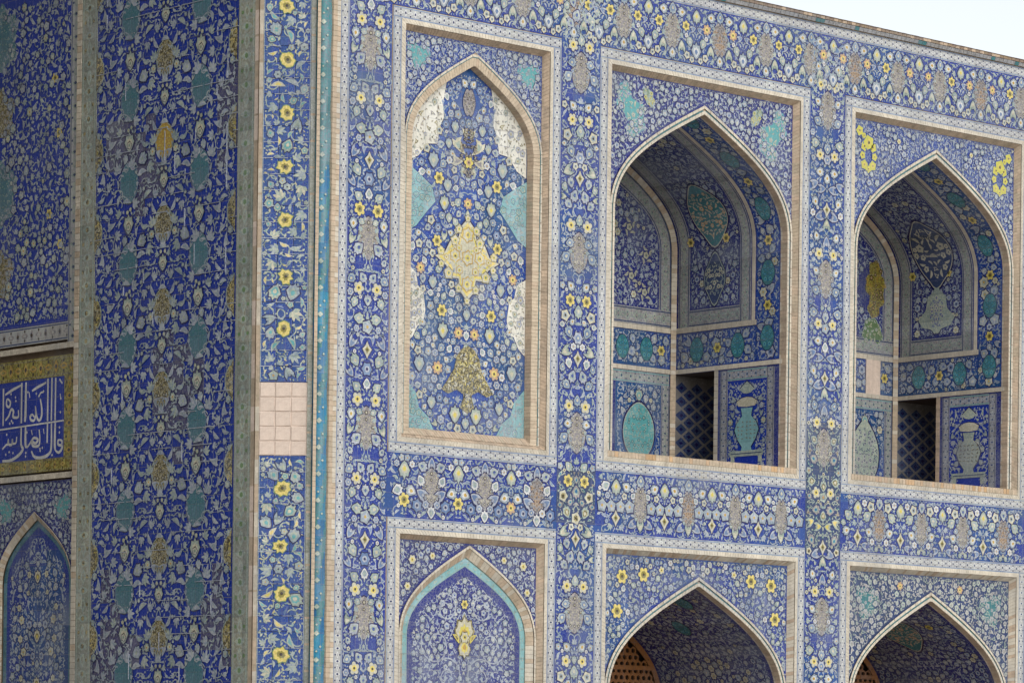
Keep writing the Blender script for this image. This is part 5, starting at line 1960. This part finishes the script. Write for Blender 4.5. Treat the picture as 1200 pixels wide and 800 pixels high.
dots = [(105, 185), (70, 158), (108, 215), (265, 165), (285, 186), (320, 150), (450, 322), (62, 392), (86, 388), (76, 372), (444, 442), (444, 482), (390, 658), (90, 628), (60, 620), (34, 640), (190, 632), (188, 660), (200, 150), (298, 604), (316, 598), (300, 620), (452, 214), (40, 480), (196, 470)]
for x, y in dots:
    X, Z = gx(x), gz(x, y)
    m.poly([(X - .018, Z), (X, Z - .020), (X + .018, Z), (X, Z + .020)], "white", .0064)
for x in (-60, -95, -190, -230, -330, -365, -400, -520, -560):
    pen([(x, 75), (x, 400)], 15, m)
    pen([(x, 440), (x - 2, 600), (x - 30, 670), (x - 80, 690)], 14, m)
m.build("diacritics", ip, "stuff")

# lower blind arch on the inner wall
bl = thing("blind_arch", "shadowed blind arch edged in teal, below the inscription panel at the far left", "arched panel", SIDE, (-4.55, RY, .4))
CXL, AW = -4.545, .76
r = (-5.47, .4, -3.67, 5.24)
m = Mesh()
bl_sp = spandrel(bl, r, CXL, AW + .05, 3.95, .90, "violet", 'fine', 331, [(.62, 4.90, .12, CLOUD, "turquoise_cloud", 1.0)], y=RY, dens=.6)
archivolt(bl, CXL, AW, 3.95, .82, .45, .07, "cream_brick", RY - .02, RY + .03, "archivolt", alt=("brick", .5))
m = Mesh(flat(RY + .05))
o_, i_ = arch_line(CXL, AW, 3.95, .82, .45, 26), arch_line(CXL, AW - .075, 3.95, .73, .45, 26)
border(m, o_, i_, 0, "dusk_teal", "teal", "slate_blue", "teal", .15)
m.build("teal_band", bl)
SBL = flat(RY + .052)
m = Mesh(SBL)
m.poly([tuple(p) for p in i_], "cobalt", 0)
bf = m.build("panel_field", bl)
m = Mesh(SBL)
hb = lambda d: arch_z(d, AW - .13, 3.95, .65)
its = fill(332, (0, 1.9, AW - .13, 4.6), lambda x, z, q: x + q < AW - .13 and z + q < hb(x) - .01 and z + q < hb(x + q) - .01, STD[1:] + FINE, [(0, 4.05, .09), (0, 3.3, .09), (0, 3.62, .08)], sym=0.0)
lay(m, its, 'niche', [(CXL, 0, 1, 0.0), (CXL, 0, -1, 0.0)], .002, 332)
m.build("arabesque", bf, "stuff")
for z in (4.05, 3.3, 2.7):
    big("flower", palmette("cream", "olive", "yellow"), bf, SBL, CXL, z, h=.006, size=.09)
m = Mesh(SR)
m.rect(-E1, .4, -5.475, 5.24, "violet", .001)
m.build("tiling", bl)
